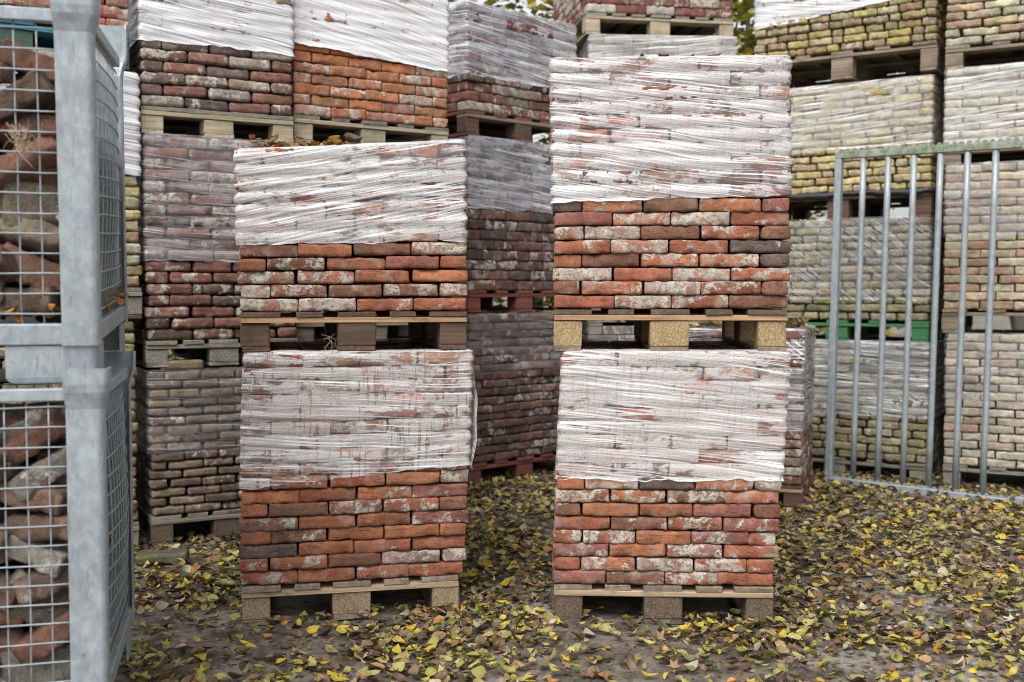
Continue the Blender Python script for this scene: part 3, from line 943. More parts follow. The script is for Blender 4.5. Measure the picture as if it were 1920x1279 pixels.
# right part of the wall ------------------------------------------------
Fc, Fy = (1.702, 7.766), -32
tier(Fc, Fy, 0.0, 0.12, 1.2, 1.0, 'grey', 'low pallet on the ground behind the gate bars', GP_WALL,
     'ground tier of mossy rough stones, shiny film above, behind the gate', G_WALL, 15, 0.053, 6, 'rough', 'khaki', 71, film='clear', film_c=5.6, ragged=True, jit=2.2)
tier(Fc, Fy, 0.915, 0.145, 1.2, 1.0, 'green', 'bright green pallet behind the gate bars', GP_WALL,
     'khaki bricks on the green pallet with a slanting web of film', G_WALL, 13, 0.0525, 6.5, 'rough', 'khaki', 72, film='web', film_c=2.6, ragged=True, jit=1.8)
f3 = tier(Fc, Fy, 1.745, 0.175, 1.2, 1.0, 'redbrown', 'dark red pallet below a black plastic sheet on the right', GP_WALL,
     'yellow bricks over a black sheet, pale banded film above, right of centre', G_WALL, 14, 0.0520, 7, 'rough', 'yellow', 73, film='pale', film_c=5.2, film_slant=0.03, ragged=True, jit=1.6)
tier(Fc, Fy, 2.685, 0.185, 1.22, 1.0, 'old', 'dark weathered pallet under the olive bricks at the top right', GP_WALL,
     'olive yellow rough bricks under white film, topmost right of centre', G_WALL, 14, 0.0520, 8, 'rough', 'olive', 74, film='white', film_c=4.0, film_slant=0.11, ragged=True, jit=1.8)
Gc, Gy = (2.775, 6.995), -27
tier(Gc, Gy, 0.0, 0.145, 1.15, 1.0, 'grey', 'grey pallet on the ground at the right edge behind the gate', GP_WALL,
     'ground tier of pale greyish bricks at the right edge behind the gate', G_WALL, 16, 0.0525, 5.5, 'waal', 'pale', 81, film='veil2', film_c=8, jit=1.6)
tier(Gc, Gy, 0.99, 0.152, 1.15, 1.0, 'old', 'brown pallet second from the ground at the right edge', GP_WALL,
     'pinkish beige bricks with thin film at the right edge, second tier', G_WALL, 17, 0.0537, 5.5, 'waal', 'beige', 82, film='veil', film_c=8.5, dx=-0.02, jit=1.4)
tier(Gc, Gy, 2.06, 0.11, 1.15, 1.0, 'old', 'dark brown pallet just above the mossy gate top rail', GP_WALL,
     'pale cream bricks under banded film at the right edge, third tier', G_WALL, 10, 0.049, 5.5, 'waal', 'pale', 83, film='pale', film_c=0.3, dx=-0.03, jit=1.4)
tier(Gc, Gy, 2.665, 0.14, 1.15, 1.0, 'old', 'old pallet highest at the right edge', GP_WALL,
     'beige and orange bricks topmost at the right edge, bare of film', G_WALL, 13, 0.052, 5.5, 'rough', 'beige', 84, dx=-0.03, jit=1.6)

# black sheet between red pallet and yellow bricks
V, F = [], []
k = 24
for i in range(k + 1):
    x = -0.02 + 1.24 * i / k
    sag = 0.012 * math.sin(i * 0.55) + 0.008 * math.sin(i * 1.7)
    for (y, z) in ((-0.025, -0.032 + sag), (-0.03, 0.0 + sag * 0.3), (-0.012, 0.004), (0.12, 0.002), (0.12, -0.002), (-0.008, -0.004), (-0.016, -0.03 + sag)):
        V.append((x, y, z))
for i in range(k):
    for j in range(7):
        a, b = i * 7 + j, i * 7 + (j + 1) % 7
        F.append((a, a + 7, b + 7, b))
F += [tuple(range(7)), tuple(reversed(range(k * 7, k * 7 + 7)))]
link('plastic_sheet', mesh_from('plastic_sheet', V, F, MAT['black'], True), f3, (0, 0, 0))

# loose bricks lying on the ground tier at the left, and a mossy one on the ground
def loose(loc, rot, colr, label, style='round', scale=(1, 1, 1), group=None, cat='brick'):
    o = link('loose_brick', rnd.choice(BRICKS[style]), None, loc, rot, scale)
    o.color = colr
    return tag(o, label, cat, group)
p = shift(Ac, Ay, 0.17, 0.05)
loose((p[0], p[1], 0.890), (0, 0, R(26)), (0.20, 0.155, 0.10, 0.2), 'single grey-brown brick lying under the grey pallet, beside the cages')
loose((-1.62, 5.02, 0.025), (0, 0, R(8)), (0.10, 0.10, 0.065, 0.1), 'mossy dark brick lying among leaves before the dark pallet', 'rough', (1.1, 1.2, 1))

# ------------------------------------------------------------------ mesh cages
def tube(V, F, pts, r, k=6):
    base = len(V)
    for i, p in enumerate(pts):
        p = Vector(p)
        a = Vector(pts[max(0, i - 1)])
        b = Vector(pts[min(len(pts) - 1, i + 1)])
        tdir = (b - a).normalized()
        u = tdir.cross(Vector((0.3, 0.2, 0.93)) if abs(tdir.z) < 0.8 else Vector((1, 0.1, 0))).normalized()
        v = tdir.cross(u)
        for j in range(k):
            an = 2 * math.pi * j / k
            q = p + (u * math.cos(an) + v * math.sin(an)) * r
            V.append(tuple(q))
    for i in range(len(pts) - 1):
        for j in range(k):
            a, b = base + i * k + j, base + i * k + (j + 1) % k
            F.append((a, b, b + k, a + k))
    F.append(tuple(reversed([base + j for j in range(k)])))
    F.append(tuple(base + (len(pts) - 1) * k + j for j in range(k)))

def loft(rings, cap=True):
    V, F = [], []
    m = len(rings[0])
    for rg_ in rings:
        V.extend(rg_)
    for i in range(len(rings) - 1):
        for j in range(m):
            a, b = i * m + j, i * m + (j + 1) % m
            F.append((a, b, b + m, a + m))
    if cap:
        F.append(tuple(reversed(range(m))))
        F.append(tuple(range((len(rings) - 1) * m, len(rings) * m)))
    return V, F

CW, CD = 1.2, 0.80
def corner_profile(sx, sy, wx, wy, th, rad, grow):
    """L-shaped sheet profile wrapped round a corner at (0,0); sx,sy point inwards along the two faces."""
    o = -grow
    outer, inner = [], []
    N = 5
    outer.append((wx, o))
    inner.append((wx, o + th))
    for i in range(N + 1):
        a = math.pi * 1.5 - (math.pi / 2) * i / N
        cx, cy = o + rad, o + rad
        outer.append((cx + rad * math.cos(a), cy + rad * math.sin(a)))
        inner.append((cx + (rad - th) * math.cos(a), cy + (rad - th) * math.sin(a)))
    outer.append((o, wy))
    inner.append((o + th, wy))
    ring = outer + list(reversed(inner))
    return [(x * sx, y * sy) for x, y in ring]

def make_cage(loc, rot, label, post_h=0.975):
    t = empty('mesh_cage', loc, rot, label, 'cage', 'galvanised mesh cages')
    g = MAT['galv']
    foot_h, rail0, rail1, top0, top1, post_top = 0.095, 0.095, 0.150, 0.893, 0.925, post_h
    for (cx, cy, sx, sy) in ((0, 0, -1, 1), (-CW, 0, 1, 1), (0, CD, -1, -1), (-CW, CD, 1, -1)):
        rings = []
        prof = [(rail0, 0.0, 0), (0.5, 0, 0), (0.835, 0.0, 0), (0.872, 0.001, 0), (0.895, 0.006, 0), (0.915, 0.012, 0), (0.935, 0.0145, 0), (post_top - 0.018, 0.0150, -0.002), (post_top - 0.005, 0.015, -0.009), (post_top, 0.015, -0.02)]
        for z, gr, sh in prof:
            rings.append([(cx + x, cy + y, z) for x, y in corner_profile(sx, sy, 0.090 + sh + gr * 0.3, 0.050 + sh * 0.5, 0.005, 0.018, gr)])
        V, F = loft(rings)
        if sx * sy > 0:
            F = [tuple(reversed(f)) for f in F]
        link('corner_post', mesh_from('corner_post', V, F, g, False), t)
        rings = []
        for z, sh, gr in ((0.0, -0.018, -0.013), (0.004, -0.008, -0.011), (0.014, 0.0, -0.009), (foot_h - 0.010, 0.0, -0.009), (foot_h - 0.001, 0.0, -0.009)):
            rings.append([(cx + x, cy + y, z) for x, y in corner_profile(sx, sy, 0.225 + sh, 0.16 + sh, 0.005, 0.022, gr)])
        V, F = loft(rings)
        if sx * sy > 0:
            F = [tuple(reversed(f)) for f in F]
        link('foot', mesh_from('foot', V, F, g, False), t)
    def bar(name, x0, x1, y0, y1, z0, z1, mat=g):
        V, F = low_brick((x0 + x1) / 2, (y0 + y1) / 2, (z0 + z1) / 2, x1 - x0, y1 - y0, z1 - z0, 0.003)
        link(name, mesh_from(name, V, F, mat), t)
    for (y0, y1) in ((0.006, 0.034), (CD - 0.034, CD - 0.006)):
        bar('top_rail', -CW + 0.085, -0.085, y0, y1, top0, top1)
        bar('bottom_rail', -CW + 0.006, -0.006, y0 - 0.004 if y0 < 0.1 else y0, y1 + (0.004 if y0 > 0.1 else 0), rail0 + 0.002, rail1)
    for (x0, x1) in ((-0.034, -0.006), (-CW + 0.006, -CW + 0.034)):
        bar('top_rail', x0, x1, 0.047, CD - 0.047, top0, top1)
        bar('bottom_rail', x0, x1, 0.036, CD - 0.036, rail0 + 0.004, rail1 - 0.002)
    bar('floor_plate', -CW + 0.036, -0.036, 0.036, CD - 0.036, rail0 + 0.01, rail0 + 0.02, MAT['galv_dark'])
    z0, z1 = rail1 - 0.004, top0 + 0.004
    def panel(along, fixed, out, a0, a1, bow):
        V, F = [], []
        n = int((a1 - a0) / 0.05)
        step = (a1 - a0) / n
        def P(a, z, off=0.0):
            u = (a - a0) / (a1 - a0)
            w_ = (z - z0) / (z1 - z0)
            o = fixed + out * (bow * math.sin(math.pi * w_) * math.sin(math.pi * u) + off + 0.003 * noise.noise(Vector((a * 4, z * 5, fixed))))
            return (a, o, z) if along == 'x' else (o, a, z)
        for i in range(1, n):
            a = a0 + i * step
            tube(V, F, [P(a + 0.003 * noise.noise(Vector((a * 9, k, fixed))), z0 + (z1 - z0) * k / 10) for k in range(11)], 0.0023)
        m = int((z1 - z0) / 0.05)
        for j in range(1, m + 1):
            z = z0 + (z1 - z0) * (j - 0.4) / m
            tube(V, F, [P(a0 + (a1 - a0) * k / 12, z + 0.003 * noise.noise(Vector((k * 0.6, z * 7, 3))), 0.0050) for k in range(13)], 0.0023)
        link('mesh_panel', mesh_from('mesh_panel', V, F, MAT['galv_dark'], True), t)
    panel('x', 0.022, -1, -CW + 0.03, -0.03, 0.004)
    panel('x', CD - 0.022, 1, -CW + 0.03, -0.03, 0.0)
    panel('y', -0.022, 1, 0.03, CD - 0.03, 0.028)
    panel('y', -CW + 0.022, -1, 0.03, CD - 0.03, 0.0)
    return t

CAGE_YAW = 14.4
lower = make_cage((-1.034, 2.758, 0.089), (0, 0, R(CAGE_YAW)), 'lower galvanised mesh cage on the ground, filled with loose bricks')
upper = make_cage((-1.046, 2.775, 1.026), (R(3.0), 0, R(CAGE_YAW)), 'upper galvanised mesh cage stacked on the other, filled with masonry rubble', 1.03)
bpy.context.view_layer.update()

RUB = [((0.14, 0.095, 0.072), 'brown'), ((0.165, 0.098, 0.075), 'reddish brown'), ((0.20, 0.165, 0.12), 'tan'), ((0.19, 0.10, 0.07), 'red'), ((0.20, 0.185, 0.155), 'mortar-covered grey'), ((0.12, 0.08, 0.06), 'dark brown')]
def fill_cage(cage, which, seed, zmax, big):
    rg = random.Random(seed)
    M = cage.matrix_world
    JV, JF, JC = [], [], []
    z = 0.155
    layer = 0
    while z < zmax:
        spots = []
        x = -0.15 if layer % 2 else -0.185
        while x > -0.62:
            spots.append((x, 0.10 + rg.uniform(-0.01, 0.03), 'front'))
            x -= rg.uniform(0.135, 0.19)
        y = 0.24 if layer % 2 else 0.19
        while y < CD - 0.08:
            spots.append((-0.135 + rg.uniform(-0.02, 0.0), y, 'side'))
            y += rg.uniform(0.15, 0.2)
        for (x, y, where) in spots:
            ci = rg.randrange(len(RUB))
            c, word = RUB[ci]
            k = rg.uniform(0.8, 1.2)
            me = rg.choice(BRICKS['rubble'])
            tilt = rg.choice((0.0, 0.0, 12, -14, 24, -30, 40))
            spin = rg.uniform(-22, 22) if where == 'front' else rg.uniform(74, 106)
            flip = rg.choice((0, 0, 0, 90, 20, -25))
            sc = (rg.uniform(0.75, 1.05), rg.uniform(0.95, 1.3), rg.uniform(1.15, 1.6)) if big else (rg.uniform(0.8, 1.02), rg.uniform(0.95, 1.1), rg.uniform(1.15, 1.35))
            loc = M @ Vector((x, y, z + 0.04 + rg.uniform(-0.01, 0.012)))
            o = link('loose_brick', me, None, loc, (R(flip), R(tilt), R(CAGE_YAW + spin)), sc)
            o.color = tuple(v * k for v in c) + (rg.uniform(0.05, 0.55) if ci != 4 else 0.55,)
            lvl = ('at the bottom' if z < 0.24 else 'low down' if z < 0.40 else 'halfway up' if z < 0.56 else 'high up' if z < 0.74 else 'at the top')
            ori = 'lying flat' if abs(tilt) < 5 and flip == 0 else ('standing on edge' if flip == 90 else 'lying tilted')
            wh = ('at the front mesh' if x > -0.25 else 'left at the front mesh') if where == 'front' else ('at the side mesh' if y < 0.45 else 'at the far side mesh')
            tag(o, '%s brick %s %s %s, %s cage' % (word, ori, wh, lvl, which), 'brick', 'loose bricks in the %s cage' % which)
        for _ in range(16):
            V, F = low_brick(0, 0, 0, 0.2, 0.1, 0.06, 0.008)
            mt = Matrix.Translation((rg.uniform(-CW + 0.15, -0.22), rg.uniform(0.25, CD - 0.14), z + 0.04)) @ Matrix.Rotation(rg.uniform(0, 3.1), 4, 'Z') @ Matrix.Rotation(rg.uniform(-.5, .5), 4, 'X')
            b = len(JV)
            JV.extend(tuple(M @ (mt @ Vector(v))) for v in V)
            JF.extend(tuple(i + b for i in f) for f in F)
            JC.extend([RUB[rg.randrange(6)][0] + (0.3,)] * len(V))
        z += 0.074 if not big else 0.086
        layer += 1
    me = mesh_from('brick_rubble', JV, JF, MAT['brick_far'])
    ca = me.color_attributes.new('brick_colour', 'FLOAT_COLOR', 'POINT')
    ca.data.foreach_set('color', np.array(JC, dtype=np.float32).ravel())
    tag(link('brick_rubble', me), 'heap of loose bricks deep inside the %s cage' % which, 'rubble', None, 'stuff')
fill_cage(lower, 'lower', 5, 0.80, False)
fill_cage(upper, 'upper', 9, 0.84, True)

# ------------------------------------------------------------------ gate leaning before the right part of the wall
def make_gate(p0, p1, n_bars, label, height=2.15, bar_from=1, posts=True):
    a = Vector((p0[0], p0[1], 0)); b = Vector((p1[0], p1[1], 0))
    L = (b - a).length
    yaw = math.atan2(b.y - a.y, b.x - a.x)
    t = empty('metal_gate', (a.x, a.y, 0.0), (R(-0.6), R(0.9), yaw), label, 'gate', 'galvanised bar gates')
    g = MAT['galv_dark']
    def bar(name, x0, x1, y0, y1, z0, z1, mat, bev=0.004):
        V, F = low_brick((x0 + x1) / 2, (y0 + y1) / 2, (z0 + z1) / 2, x1 - x0, y1 - y0, z1 - z0, bev)
        link(name, mesh_from(name, V, F, mat), t)
    if posts:
        bar('frame_post', 0.0, 0.045, -0.025, 0.025, 0.045, height - 0.04, g, 0.005)
    bar('top_rail', 0.0, L, -0.024, 0.024, height - 0.04, height + 0.005, MAT['galv_moss'])
    bar('bottom_rail', 0.0, L, -0.024, 0.024, 0.0, 0.045, g)
    me = None
    for i in range(bar_from, n_bars):
        x = 0.022 + (L - 0.02) * i / n_bars
        if me is None:
            V, F = [], []
            tube(V, F, [(0, 0, 0.046 + (height - 0.088) * k / 6) for k in range(7)], 0.0195, 12)
            me = mesh_from('bar', V, F, g, True)
        link('bar', me, t, (x, 0, 0))
    for zz, s, mat in ((height + 0.006, 1, MAT['galv_moss']), (0.046, 1, g)):
        V, F = [], []
        k = int(L / 0.045)
        for i in range(k):
            x = 0.02 + (L - 0.04) * i / k
            wd = (L - 0.04) / k
            b_ = len(V)
            yb = -0.019
            V += [(x, yb, zz - 0.0015), (x + wd * 0.98, yb, zz - 0.0015), (x + wd * 0.66, yb, zz + 0.017), (x + wd * 0.32, yb, zz + 0.017)]
            V += [(q[0], q[1] + 0.003, q[2]) for q in V[b_:b_ + 4]]
            F += [(b_, b_ + 1, b_ + 2, b_ + 3), (b_ + 7, b_ + 6, b_ + 5, b_ + 4)] + [(b_ + j, b_ + 4 + j, b_ + 4 + (j + 1) % 4, b_ + (j + 1) % 4) for j in range(4)]
        link('serrated_strip', mesh_from('serrated_strip', V, F, mat), t)
    bar('end_plate', L - 0.008, L + 0.002, -0.03, 0.03, height - 0.05, height + 0.03, g, 0.002)
    bar('end_plate', L - 0.008, L + 0.002, -0.03, 0.03, -0.004, 0.06, g, 0.002)
    return t
make_gate((2.06, 7.135), (2.955, 6.435), 7, 'galvanised bar gate with mossy top rail leaning before the pale bricks')
make_gate((2.975, 6.415), (3.86, 5.72), 7, 'second gate section barely entering at the right edge', bar_from=1, posts=False)

# loose end of film hanging at the right edge of the lower left block
V, F, L2 = [], [], []
for k, (yy, wd, out) in enumerate(((0.0, 0.030, 0.015), (0.03, 0.022, 0.008), (-0.012, 0.018, 0.020))):
    b0 = len(V)
    N = 18
    for i in range(N + 1):
        f = i / N
        z = 0.83 - 0.42 * f
        o = 0.010 + out * math.sin(math.pi * min(1, f * 1.05)) ** 0.7 + 0.003 * math.sin(f * 17 + k)
        V += [(0.872 + 0.012 + o, 0.02 + yy, z), (0.872 + 0.010 + o * 0.8, 0.02 + yy + wd, z + 0.01)]
        L2.append(f)
    for i in range(N):
        a = b0 + 2 * i
        F.append((a, a + 1, a + 3, a + 2))
me = mesh_from('film_tail', V, F, FILM['fl_low'], True)
for nm in ('UVMap', 'Course'):
    uvl = me.uv_layers.new(name=nm)
    for li, lp in enumerate(me.loops):
        v = me.vertices[lp.vertex_index].co
        uvl.data[li].uv = (v.z * 1.0 + 0.3, v.x * 4 + v.y)
link('film_tail', me, fl_wrap)

# straw caught in the mesh and under a pallet
def straw(name, loc, label, n, size, seed):
    rg = random.Random(seed)
    V, F = [], []
    for _ in range(n):
        a = Vector((rg.gauss(0, .25), rg.gauss(0, .12), rg.gauss(0, .35))) * size
        b = Vector((rg.uniform(-1, 1), rg.uniform(-.4, .4), rg.uniform(-.6, 1))) * size
        mid = (a + b) * 0.5 + Vector((rg.uniform(-.2, .2), 0, rg.uniform(-.2, .2))) * size
        tube(V, F, [tuple(a), tuple(mid), tuple(b)], 0.0007, 3)
    tag(link(name, mesh_from(name, V, F, MAT['pine']), None, loc), label, 'dry grass')
straw('grass_tuft', tuple(upper.matrix_world @ Vector((-0.165, -0.004, 0.60))), 'wisp of dry grass caught in the front mesh of the upper cage', 46, 0.05, 3)
straw('grass_tuft', shift(FLc, FLy, 0.33, -0.012) + (1.060,), 'few dry straws sticking out beside the middle block of the left pallet', 12, 0.045, 5)

# ------------------------------------------------------------------ leaves
def leaf_outline(kind, rg):
    """Verts and faces of one leaf, about 1 unit long, along x, curled."""
    V, F = [], []
    curl = rg.uniform(-0.5, 1.1)
    fold = rg.uniform(0.05, 0.75)
    twist = rg.uniform(-0.5, 0.5)
    if kind == 'ovate':
        N = 7
        wd = rg.uniform(0.17, 0.42)
        for i in range(N):
            u = i / (N - 1)
            w_ = wd * (math.sin(math.pi * u ** 0.85) ** 0.8) * (1 - 0.25 * u) + 0.004
            z0 = curl * (u - 0.45) ** 2
            tw = twist * (u - 0.5)
            for s in (-1, 0, 1):
                jag = 1 + rg.uniform(-0.1, 0.1)
                V.append((u - 0.5, s * w_ * jag, z0 + abs(s) * fold * w_ + s * tw * w_ + 0.02 * rg.uniform(-1, 1)))
        for i in range(N - 1):
            for s in (0, 1):
                a = i * 3 + s
                F.append((a, a + 3, a + 4, a + 1))
        V += [(-0.5, -0.006, V[1][2]), (-0.5, 0.006, V[1][2]), (-0.78, 0.004, 0.05), (-0.78, -0.004, 0.05)]
        b = len(V) - 4
        F.append((b, b + 1, b + 2, b + 3))
    else:
        lob = 5
        V.append((-0.05, 0, 0.0))
        k = lob * 2 + 1
        for i in range(k):
            a = -2.5 + 5.0 * i / (k - 1)
            rr = (0.52 if i % 2 == 0 else 0.30) * rg.uniform(0.85, 1.12) * (1.0 if abs(a) < 1.8 else 0.75)
            V.append((rr * math.cos(a) - 0.05, rr * math.sin(a), curl * rr * rr * 0.8 + rg.uniform(-0.05, 0.05)))
        for i in range(1, k):
            F.append((0, i, i + 1))
        V += [(-0.05, -0.006, 0.004), (-0.05, 0.006, 0.004), (-0.62, 0.004, 0.05), (-0.62, -0.004, 0.05)]
        b = len(V) - 4
        F.append((b, b + 1, b + 2, b + 3))
    return V, F
lrg = random.Random(77)
LEAF_SHAPES = [leaf_outline('ovate', lrg) for _ in range(9)] + [leaf_outline('lobed', lrg) for _ in range(1)]
LEAF_COL = [
    ((0.40, 0.30, 0.035), 'yellow', 1.3), ((0.44, 0.33, 0.05), 'bright yellow', 0.25), ((0.235, 0.215, 0.055), 'olive green', 2.4), ((0.31, 0.27, 0.09), 'pale green', 2.2),
    ((0.16, 0.095, 0.05), 'brown', 2.5), ((0.085, 0.055, 0.038), 'dark brown', 3.4), ((0.25, 0.17, 0.085), 'tan', 1.7), ((0.34, 0.16, 0.045), 'orange', 0.35), ((0.12, 0.13, 0.05), 'dark green', 0.7), ((0.33, 0.28, 0.19), 'pale beige', 0.9),
]
def leaf_pick(rg):
    x = rg.uniform(0, sum(c[2] for c in LEAF_COL))
    for c in LEAF_COL:
        x -= c[2]
        if x <= 0:
            return c
    return c
LEAF_MESHES = [mesh_from('fallen_leaf', V, F, MAT['leaf'], True) for V, F in LEAF_SHAPES]
for me in LEAF_MESHES:
    me.validate()

rects = []   # footprints where no leaf lies (stack feet): corner, yaw, w, d
for c, yw, w_, d_ in ((FLc, FLy, 0.86, 1.0), (FRc, FRy, 0.86, 1.0), (Hc, Hy, 1.0, .9), (Ac, Ay, .8, 1.), (Bc, By, .92, 1.), (Cc, Cy, .98, 1.), (Dc, Dy, 1.05, 1.1), (Ec, Ey, .85, .78), (Fc, Fy, 1.2, 1.), (Gc, Gy, 1.15, 1.)):
    rects.append((c, R(yw), w_, d_, 0.10))
rects.append(((-1.04 - 1.2 * math.cos(R(CAGE_YAW)), 2.765 - 1.2 * math.sin(R(CAGE_YAW))), R(CAGE_YAW), 1.2, 0.8, 0.02))
def inside(x, y):
    for (c, a, w_, d_, ins) in rects:
        dx, dy = x - c[0], y - c[1]
        u = dx * math.cos(a) + dy * math.sin(a)
        v = -dx * math.sin(a) + dy * math.cos(a)
        if 0 < u < w_ and ins < v < d_:
            return True
    return False
def ground_z(x, y):
    return -0.004 + 0.007 * noise.noise(Vector((x * 1.3, y * 1.3, 0))) + 0.003 * noise.noise(Vector((x * 5, y * 5, 2)))

LV, LF, LC = [], [], []
def litter_add(rg, x, y, z, size, colr, tiltm=0.45, store=None):
    V, F = rg.choice(LEAF_SHAPES)
    m = Matrix.Translation((x, y, z)) @ Matrix.Rotation(rg.uniform(0, 6.283), 4, 'Z') @ Matrix.Rotation(rg.gauss(0, tiltm), 4, 'X') @ Matrix.Rotation(rg.gauss(0, tiltm * 0.6), 4, 'Y') @ Matrix.Scale(size, 4)
    SV, SF, SC = store if store else (LV, LF, LC)
    b = len(SV)
    SV.extend(tuple(m @ Vector(v)) for v in V)
    SF.extend(tuple(i + b for i in f) for f in F)
    SC.extend([(*colr, 1.0)] * len(V))

lr = random.Random(2024)
cand = []
tries = 0
while len(cand) < 33000 and tries < 240000:
    tries += 1
    y = 2.6 + (lr.random() ** 0.9) * 5.4
    x = lr.uniform(-0.62, 0.62) * (y + 0.6)
    if inside(x, y):
        continue
    dens = 0.70 + 1.05 * noise.noise(Vector((x * 1.6 + 7, y * 1.6, 3))) + 0.35 * noise.noise(Vector((x * 5, y * 5, 9)))
    dens += 0.22 * min(1.5, max(0.0, y - 3.9)) - 0.10
    dens = max(0.27, min(1.0, dens))
    if lr.random() > dens:
        continue
    cand.append((x, y))
cand.sort(key=lambda p: (p[0] ** 2 + p[1] ** 2))
single = [p for p in cand if p[1] > 3.50 and abs(p[0]) < 0.46 * p[1]][:280]
sset = set(single)
for (x, y) in cand:
    cname = leaf_pick(lr)
    k = lr.uniform(0.75, 1.2)
    colr = tuple(v * k * 1.12 for v in cname[0])
    size = lr.uniform(0.026, 0.060)
    zz = ground_z(x, y) + 0.007 + lr.random() * 0.022
    if (x, y) in sset:
        o = link('fallen_leaf', lr.choice(LEAF_MESHES), None, (x, y, zz), (lr.gauss(0, 0.38), lr.gauss(0, 0.3), lr.uniform(0, 6.283)), (size, size, size))
        o.color = (*colr, 1)
        px = x / y * 4.1
        spots = ((-1.45, 'beside the lower cage'), (-1.02, 'left of the front left pallet'), (-0.80, "before the left pallet's left block"), (-0.48, "before the left pallet's middle block"),
                 (-0.17, "before the left pallet's right block"), (0.13, 'between the two front pallets'), (0.40, "before the right pallet's left block"), (0.70, "before the right pallet's middle block"),
                 (0.99, "before the right pallet's right block"), (1.45, 'right of the front right pallet'), (9, 'far right of the front pallets'))
        place = next(w for lim, w in spots if px < lim)
        dist = 'nearest the camera' if y < 3.66 else ('a step behind the nearest' if y < 3.85 else 'further back')
        sz = 'big' if size > 0.058 else ('small' if size < 0.045 else 'middling')
        tag(o, '%s %s leaf %s, %s' % (sz, cname[1], place, dist), 'leaf', 'fallen leaves near the camera')
    else:
        litter_add(lr, x, y, zz, size, colr, 0.48)
for _ in range(9000):
    y = 2.8 + (lr.random() ** 0.9) * 4.6
    x = lr.uniform(-0.6, 0.6) * (y + 0.5)
    if not inside(x, y) and noise.noise(Vector((x * 2.6, y * 2.6, 5))) + lr.uniform(-0.5, 0.5) > -0.1:
        k = lr.uniform(0.5, 1.1)
        litter_add(lr, x, y, ground_z(x, y) + 0.003, lr.uniform(0.008, 0.022), tuple(v * k for v in lr.choice(LEAF_COL[4:7])[0]), 0.4)
me = mesh_from('leaf_litter', LV, LF, MAT['leaf_joined'], True)
ca = me.color_attributes.new('leaf_colour', 'FLOAT_COLOR', 'POINT')
ca.data.foreach_set('color', np.array(LC, dtype=np.float32).ravel())
tag(link('leaf_litter', me), 'carpet of brown, olive and yellow fallen leaves over the yard', 'leaves', None, 'stuff')

def pile(name, label, pts, sizes=(0.035, 0.075), warm=0.0, seed=3):
    rg = random.Random(seed)
    st = ([], [], [])
    for (x, y, z) in pts:
        c = leaf_pick(rg)[0] if rg.random() > warm else rg.choice(((0.42, 0.15, 0.04), (0.46, 0.26, 0.05), (0.33, 0.12, 0.05)))
        litter_add(rg, x, y, z, rg.uniform(*sizes), c, 0.5, st)
    me = mesh_from(name, st[0], st[1], MAT['leaf_joined'], True)
    ca = me.color_attributes.new('leaf_colour', 'FLOAT_COLOR', 'POINT')
    ca.data.foreach_set('color', np.array(st[2], dtype=np.float32).ravel())
    return tag(link(name, me), label, 'leaves', None, 'stuff')
def on_top(c, yaw, x0, x1, y0, y1, z, n, seed, h=0.03):
    rg = random.Random(seed)
    out = []
    for _ in range(n):
        p = shift(c, yaw, rg.uniform(x0, x1), rg.uniform(y0, y1))
        out.append((p[0], p[1], z + rg.random() * h))
    return out
pile('leaf_pile', 'orange and yellow leaves lying on top of the front left stack', on_top(FLc, FLy, 0.03, 0.46, 0.02, 0.30, 1.80, 80, 1, 0.035), warm=0.6, seed=1)
pile('leaf_pile', 'a few orange leaves on top of the tall front right block', on_top(FRc, FRy, 0.08, 0.85, 0.03, 0.25, 2.125, 14, 2, 0.015), warm=0.8, seed=2)
pile('leaf_pile', 'yellow and olive leaves covering the low block behind the front right stack', on_top(Ec, Ey, 0.02, 0.83, 0.01, 0.75, 1.04, 330, 3, 0.035), seed=3)
LM = lower.matrix_world
UM = upper.matrix_world
rg = random.Random(5)
pile('leaf_pile', 'dry brown leaves caught on the bottom rail of the upper cage', [tuple(UM @ Vector((-0.02 + rg.uniform(-.012, .012), rg.uniform(.28, .74), 0.165 + rg.random() * 0.03))) for _ in range(26)] + [tuple(UM @ Vector((rg.uniform(-.3, -.1), 0.03 + rg.uniform(-.01, .03), 0.16 + rg.random() * 0.03))) for _ in range(16)], (0.03, 0.055), 0.5, 4)

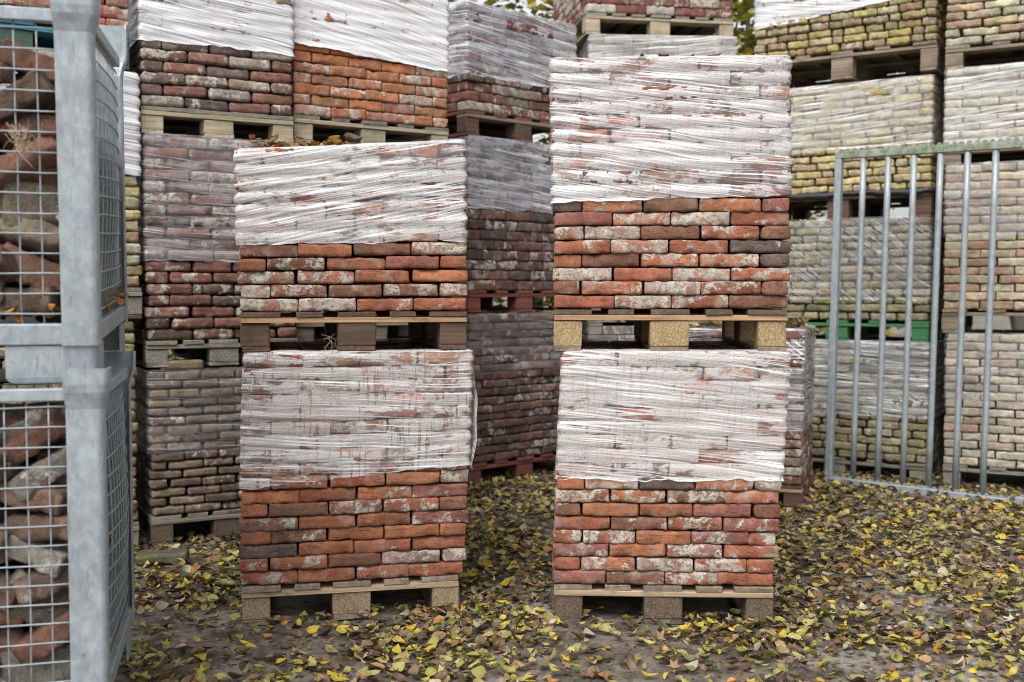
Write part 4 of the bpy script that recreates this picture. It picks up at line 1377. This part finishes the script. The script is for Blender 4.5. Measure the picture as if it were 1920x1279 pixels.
# ------------------------------------------------------------------ trees and shrubs behind the yard
def foliage(name, parent, center, rad, n, size, seed, cols, loc_clusters=14):
    rg = random.Random(seed)
    V, F, C = [], [], []
    cl = []
    for _ in range(loc_clusters):
        v = Vector((rg.gauss(0, 1), rg.gauss(0, 1), rg.gauss(0, 1))).normalized() * rg.random() ** 0.4
        cl.append((Vector((v.x * rad[0], v.y * rad[1], v.z * rad[2])), rg.uniform(0.28, 0.5)))
    for _ in range(n):
        c, cr = rg.choice(cl)
        p = Vector(center) + c + Vector((rg.gauss(0, cr * rad[0] * .55), rg.gauss(0, cr * rad[1] * .55), rg.gauss(0, cr * rad[2] * .55)))
        if p.z < 0.05:
            continue
        m = Matrix.Translation(p) @ Matrix.Rotation(rg.uniform(0, 6.28), 4, 'Z') @ Matrix.Rotation(rg.uniform(-1.2, 1.2), 4, 'X') @ Matrix.Scale(size * rg.uniform(0.7, 1.3), 4)
        b = len(V)
        V.extend(tuple(m @ Vector(q)) for q in ((-.6, 0, 0), (-.1, -.32, .06), (.6, 0, .1), (-.1, .32, .06)))
        F.append((b, b + 1, b + 2, b + 3))
        col_ = rg.choice(cols)
        k = rg.uniform(0.8, 1.2)
        C.extend([(col_[0] * k, col_[1] * k, col_[2] * k, 1)] * 4)
    me = mesh_from(name, V, F, MAT['leaf_joined'])
    ca = me.color_attributes.new('leaf_colour', 'FLOAT_COLOR', 'POINT')
    ca.data.foreach_set('color', np.array(C, dtype=np.float32).ravel())
    return link(name, me, parent)
YEL = [(0.45, 0.36, 0.03), (0.36, 0.32, 0.04), (0.22, 0.24, 0.04), (0.13, 0.16, 0.035)]
GRN = [(0.10, 0.14, 0.03), (0.16, 0.19, 0.04), (0.30, 0.28, 0.04), (0.07, 0.10, 0.025)]
def tree(x, y, h, rad, seed, cols, label, n=3200):
    rg = random.Random(seed)
    t = empty('tree', (x, y, 0), (0, 0, 0), label, 'tree', 'trees behind the brick wall')
    V, F = [], []
    def limb(p, q, r0, r1):
        b = len(V)
        steps = 5
        pts = [Vector(p).lerp(Vector(q), i / steps) + Vector((rg.uniform(-.05, .05), rg.uniform(-.05, .05), 0)) * (1 if 0 < i < steps else 0) for i in range(steps + 1)]
        for i, pp in enumerate(pts):
            rr = r0 + (r1 - r0) * i / steps
            for j in range(7):
                a = 6.283 * j / 7
                V.append((pp.x + rr * math.cos(a), pp.y + rr * math.sin(a), pp.z))
        for i in range(steps):
            for j in range(7):
                F.append((b + i * 7 + j, b + i * 7 + (j + 1) % 7, b + (i + 1) * 7 + (j + 1) % 7, b + (i + 1) * 7 + j))
    limb((0, 0, 0), (rg.uniform(-.2, .2), 0, h * .55), 0.13, 0.08)
    for _ in range(9):
        z = h * rg.uniform(0.3, 0.55)
        a = rg.uniform(0, 6.28)
        limb((0, 0, z), (math.cos(a) * rad * .7, math.sin(a) * rad * .7, z + h * rg.uniform(.15, .4)), 0.05, 0.012)
    link('trunk', mesh_from('trunk', V, F, MAT['bark'], True), t)
    foliage('crown', t, (0, 0, h * .68), (rad, rad, h * .32), n, 0.11, seed + 1, cols, 26)
tree(0.2, 10.6, 4.6, 1.15, 11, YEL, 'yellowing tree top showing beside the topmost middle stack')
tree(2.0, 11.0, 5.2, 1.0, 12, YEL, 'bright yellow tree seen in the gap left of the olive bricks')
tree(-4.2, 10.5, 5.0, 1.3, 13, GRN, 'green tree hidden behind the left stacks')
tree(5.2, 11.0, 5.0, 1.4, 14, GRN, 'green tree hidden behind the right stacks')
def hedge(x, y, w_, h_, seed, label, n):
    t = empty('shrub', (x, y, 0), (0, 0, 0), label, 'shrub', 'shrubs behind the brick wall')
    foliage('foliage', t, (0, 0, h_ * .5), (w_, 0.5, h_ * .55), n, 0.09, seed, YEL, 22)
    V, F = [], []
    rg_ = random.Random(seed)
    for _ in range(10):
        bx = rg_.uniform(-w_, w_) * .8
        tube(V, F, [(bx, 0, 0), (bx + rg_.uniform(-.1, .1), rg_.uniform(-.1, .1), h_ * .5), (bx + rg_.uniform(-.3, .3), rg_.uniform(-.2, .2), h_)], 0.012, 5)
    link('stem', mesh_from('stem', V, F, MAT['bark'], True), t)
hedge(-0.2, 9.8, 1.3, 2.0, 21, 'yellow leafy shrub showing through the red pallet opening', 3400)
hedge(2.4, 10.2, 1.2, 2.4, 22, 'yellow leafy shrub behind the black plastic sheet', 2600)
hedge(-2.4, 9.6, 1.2, 2.0, 23, 'leafy shrub behind the upper left stacks', 2200)
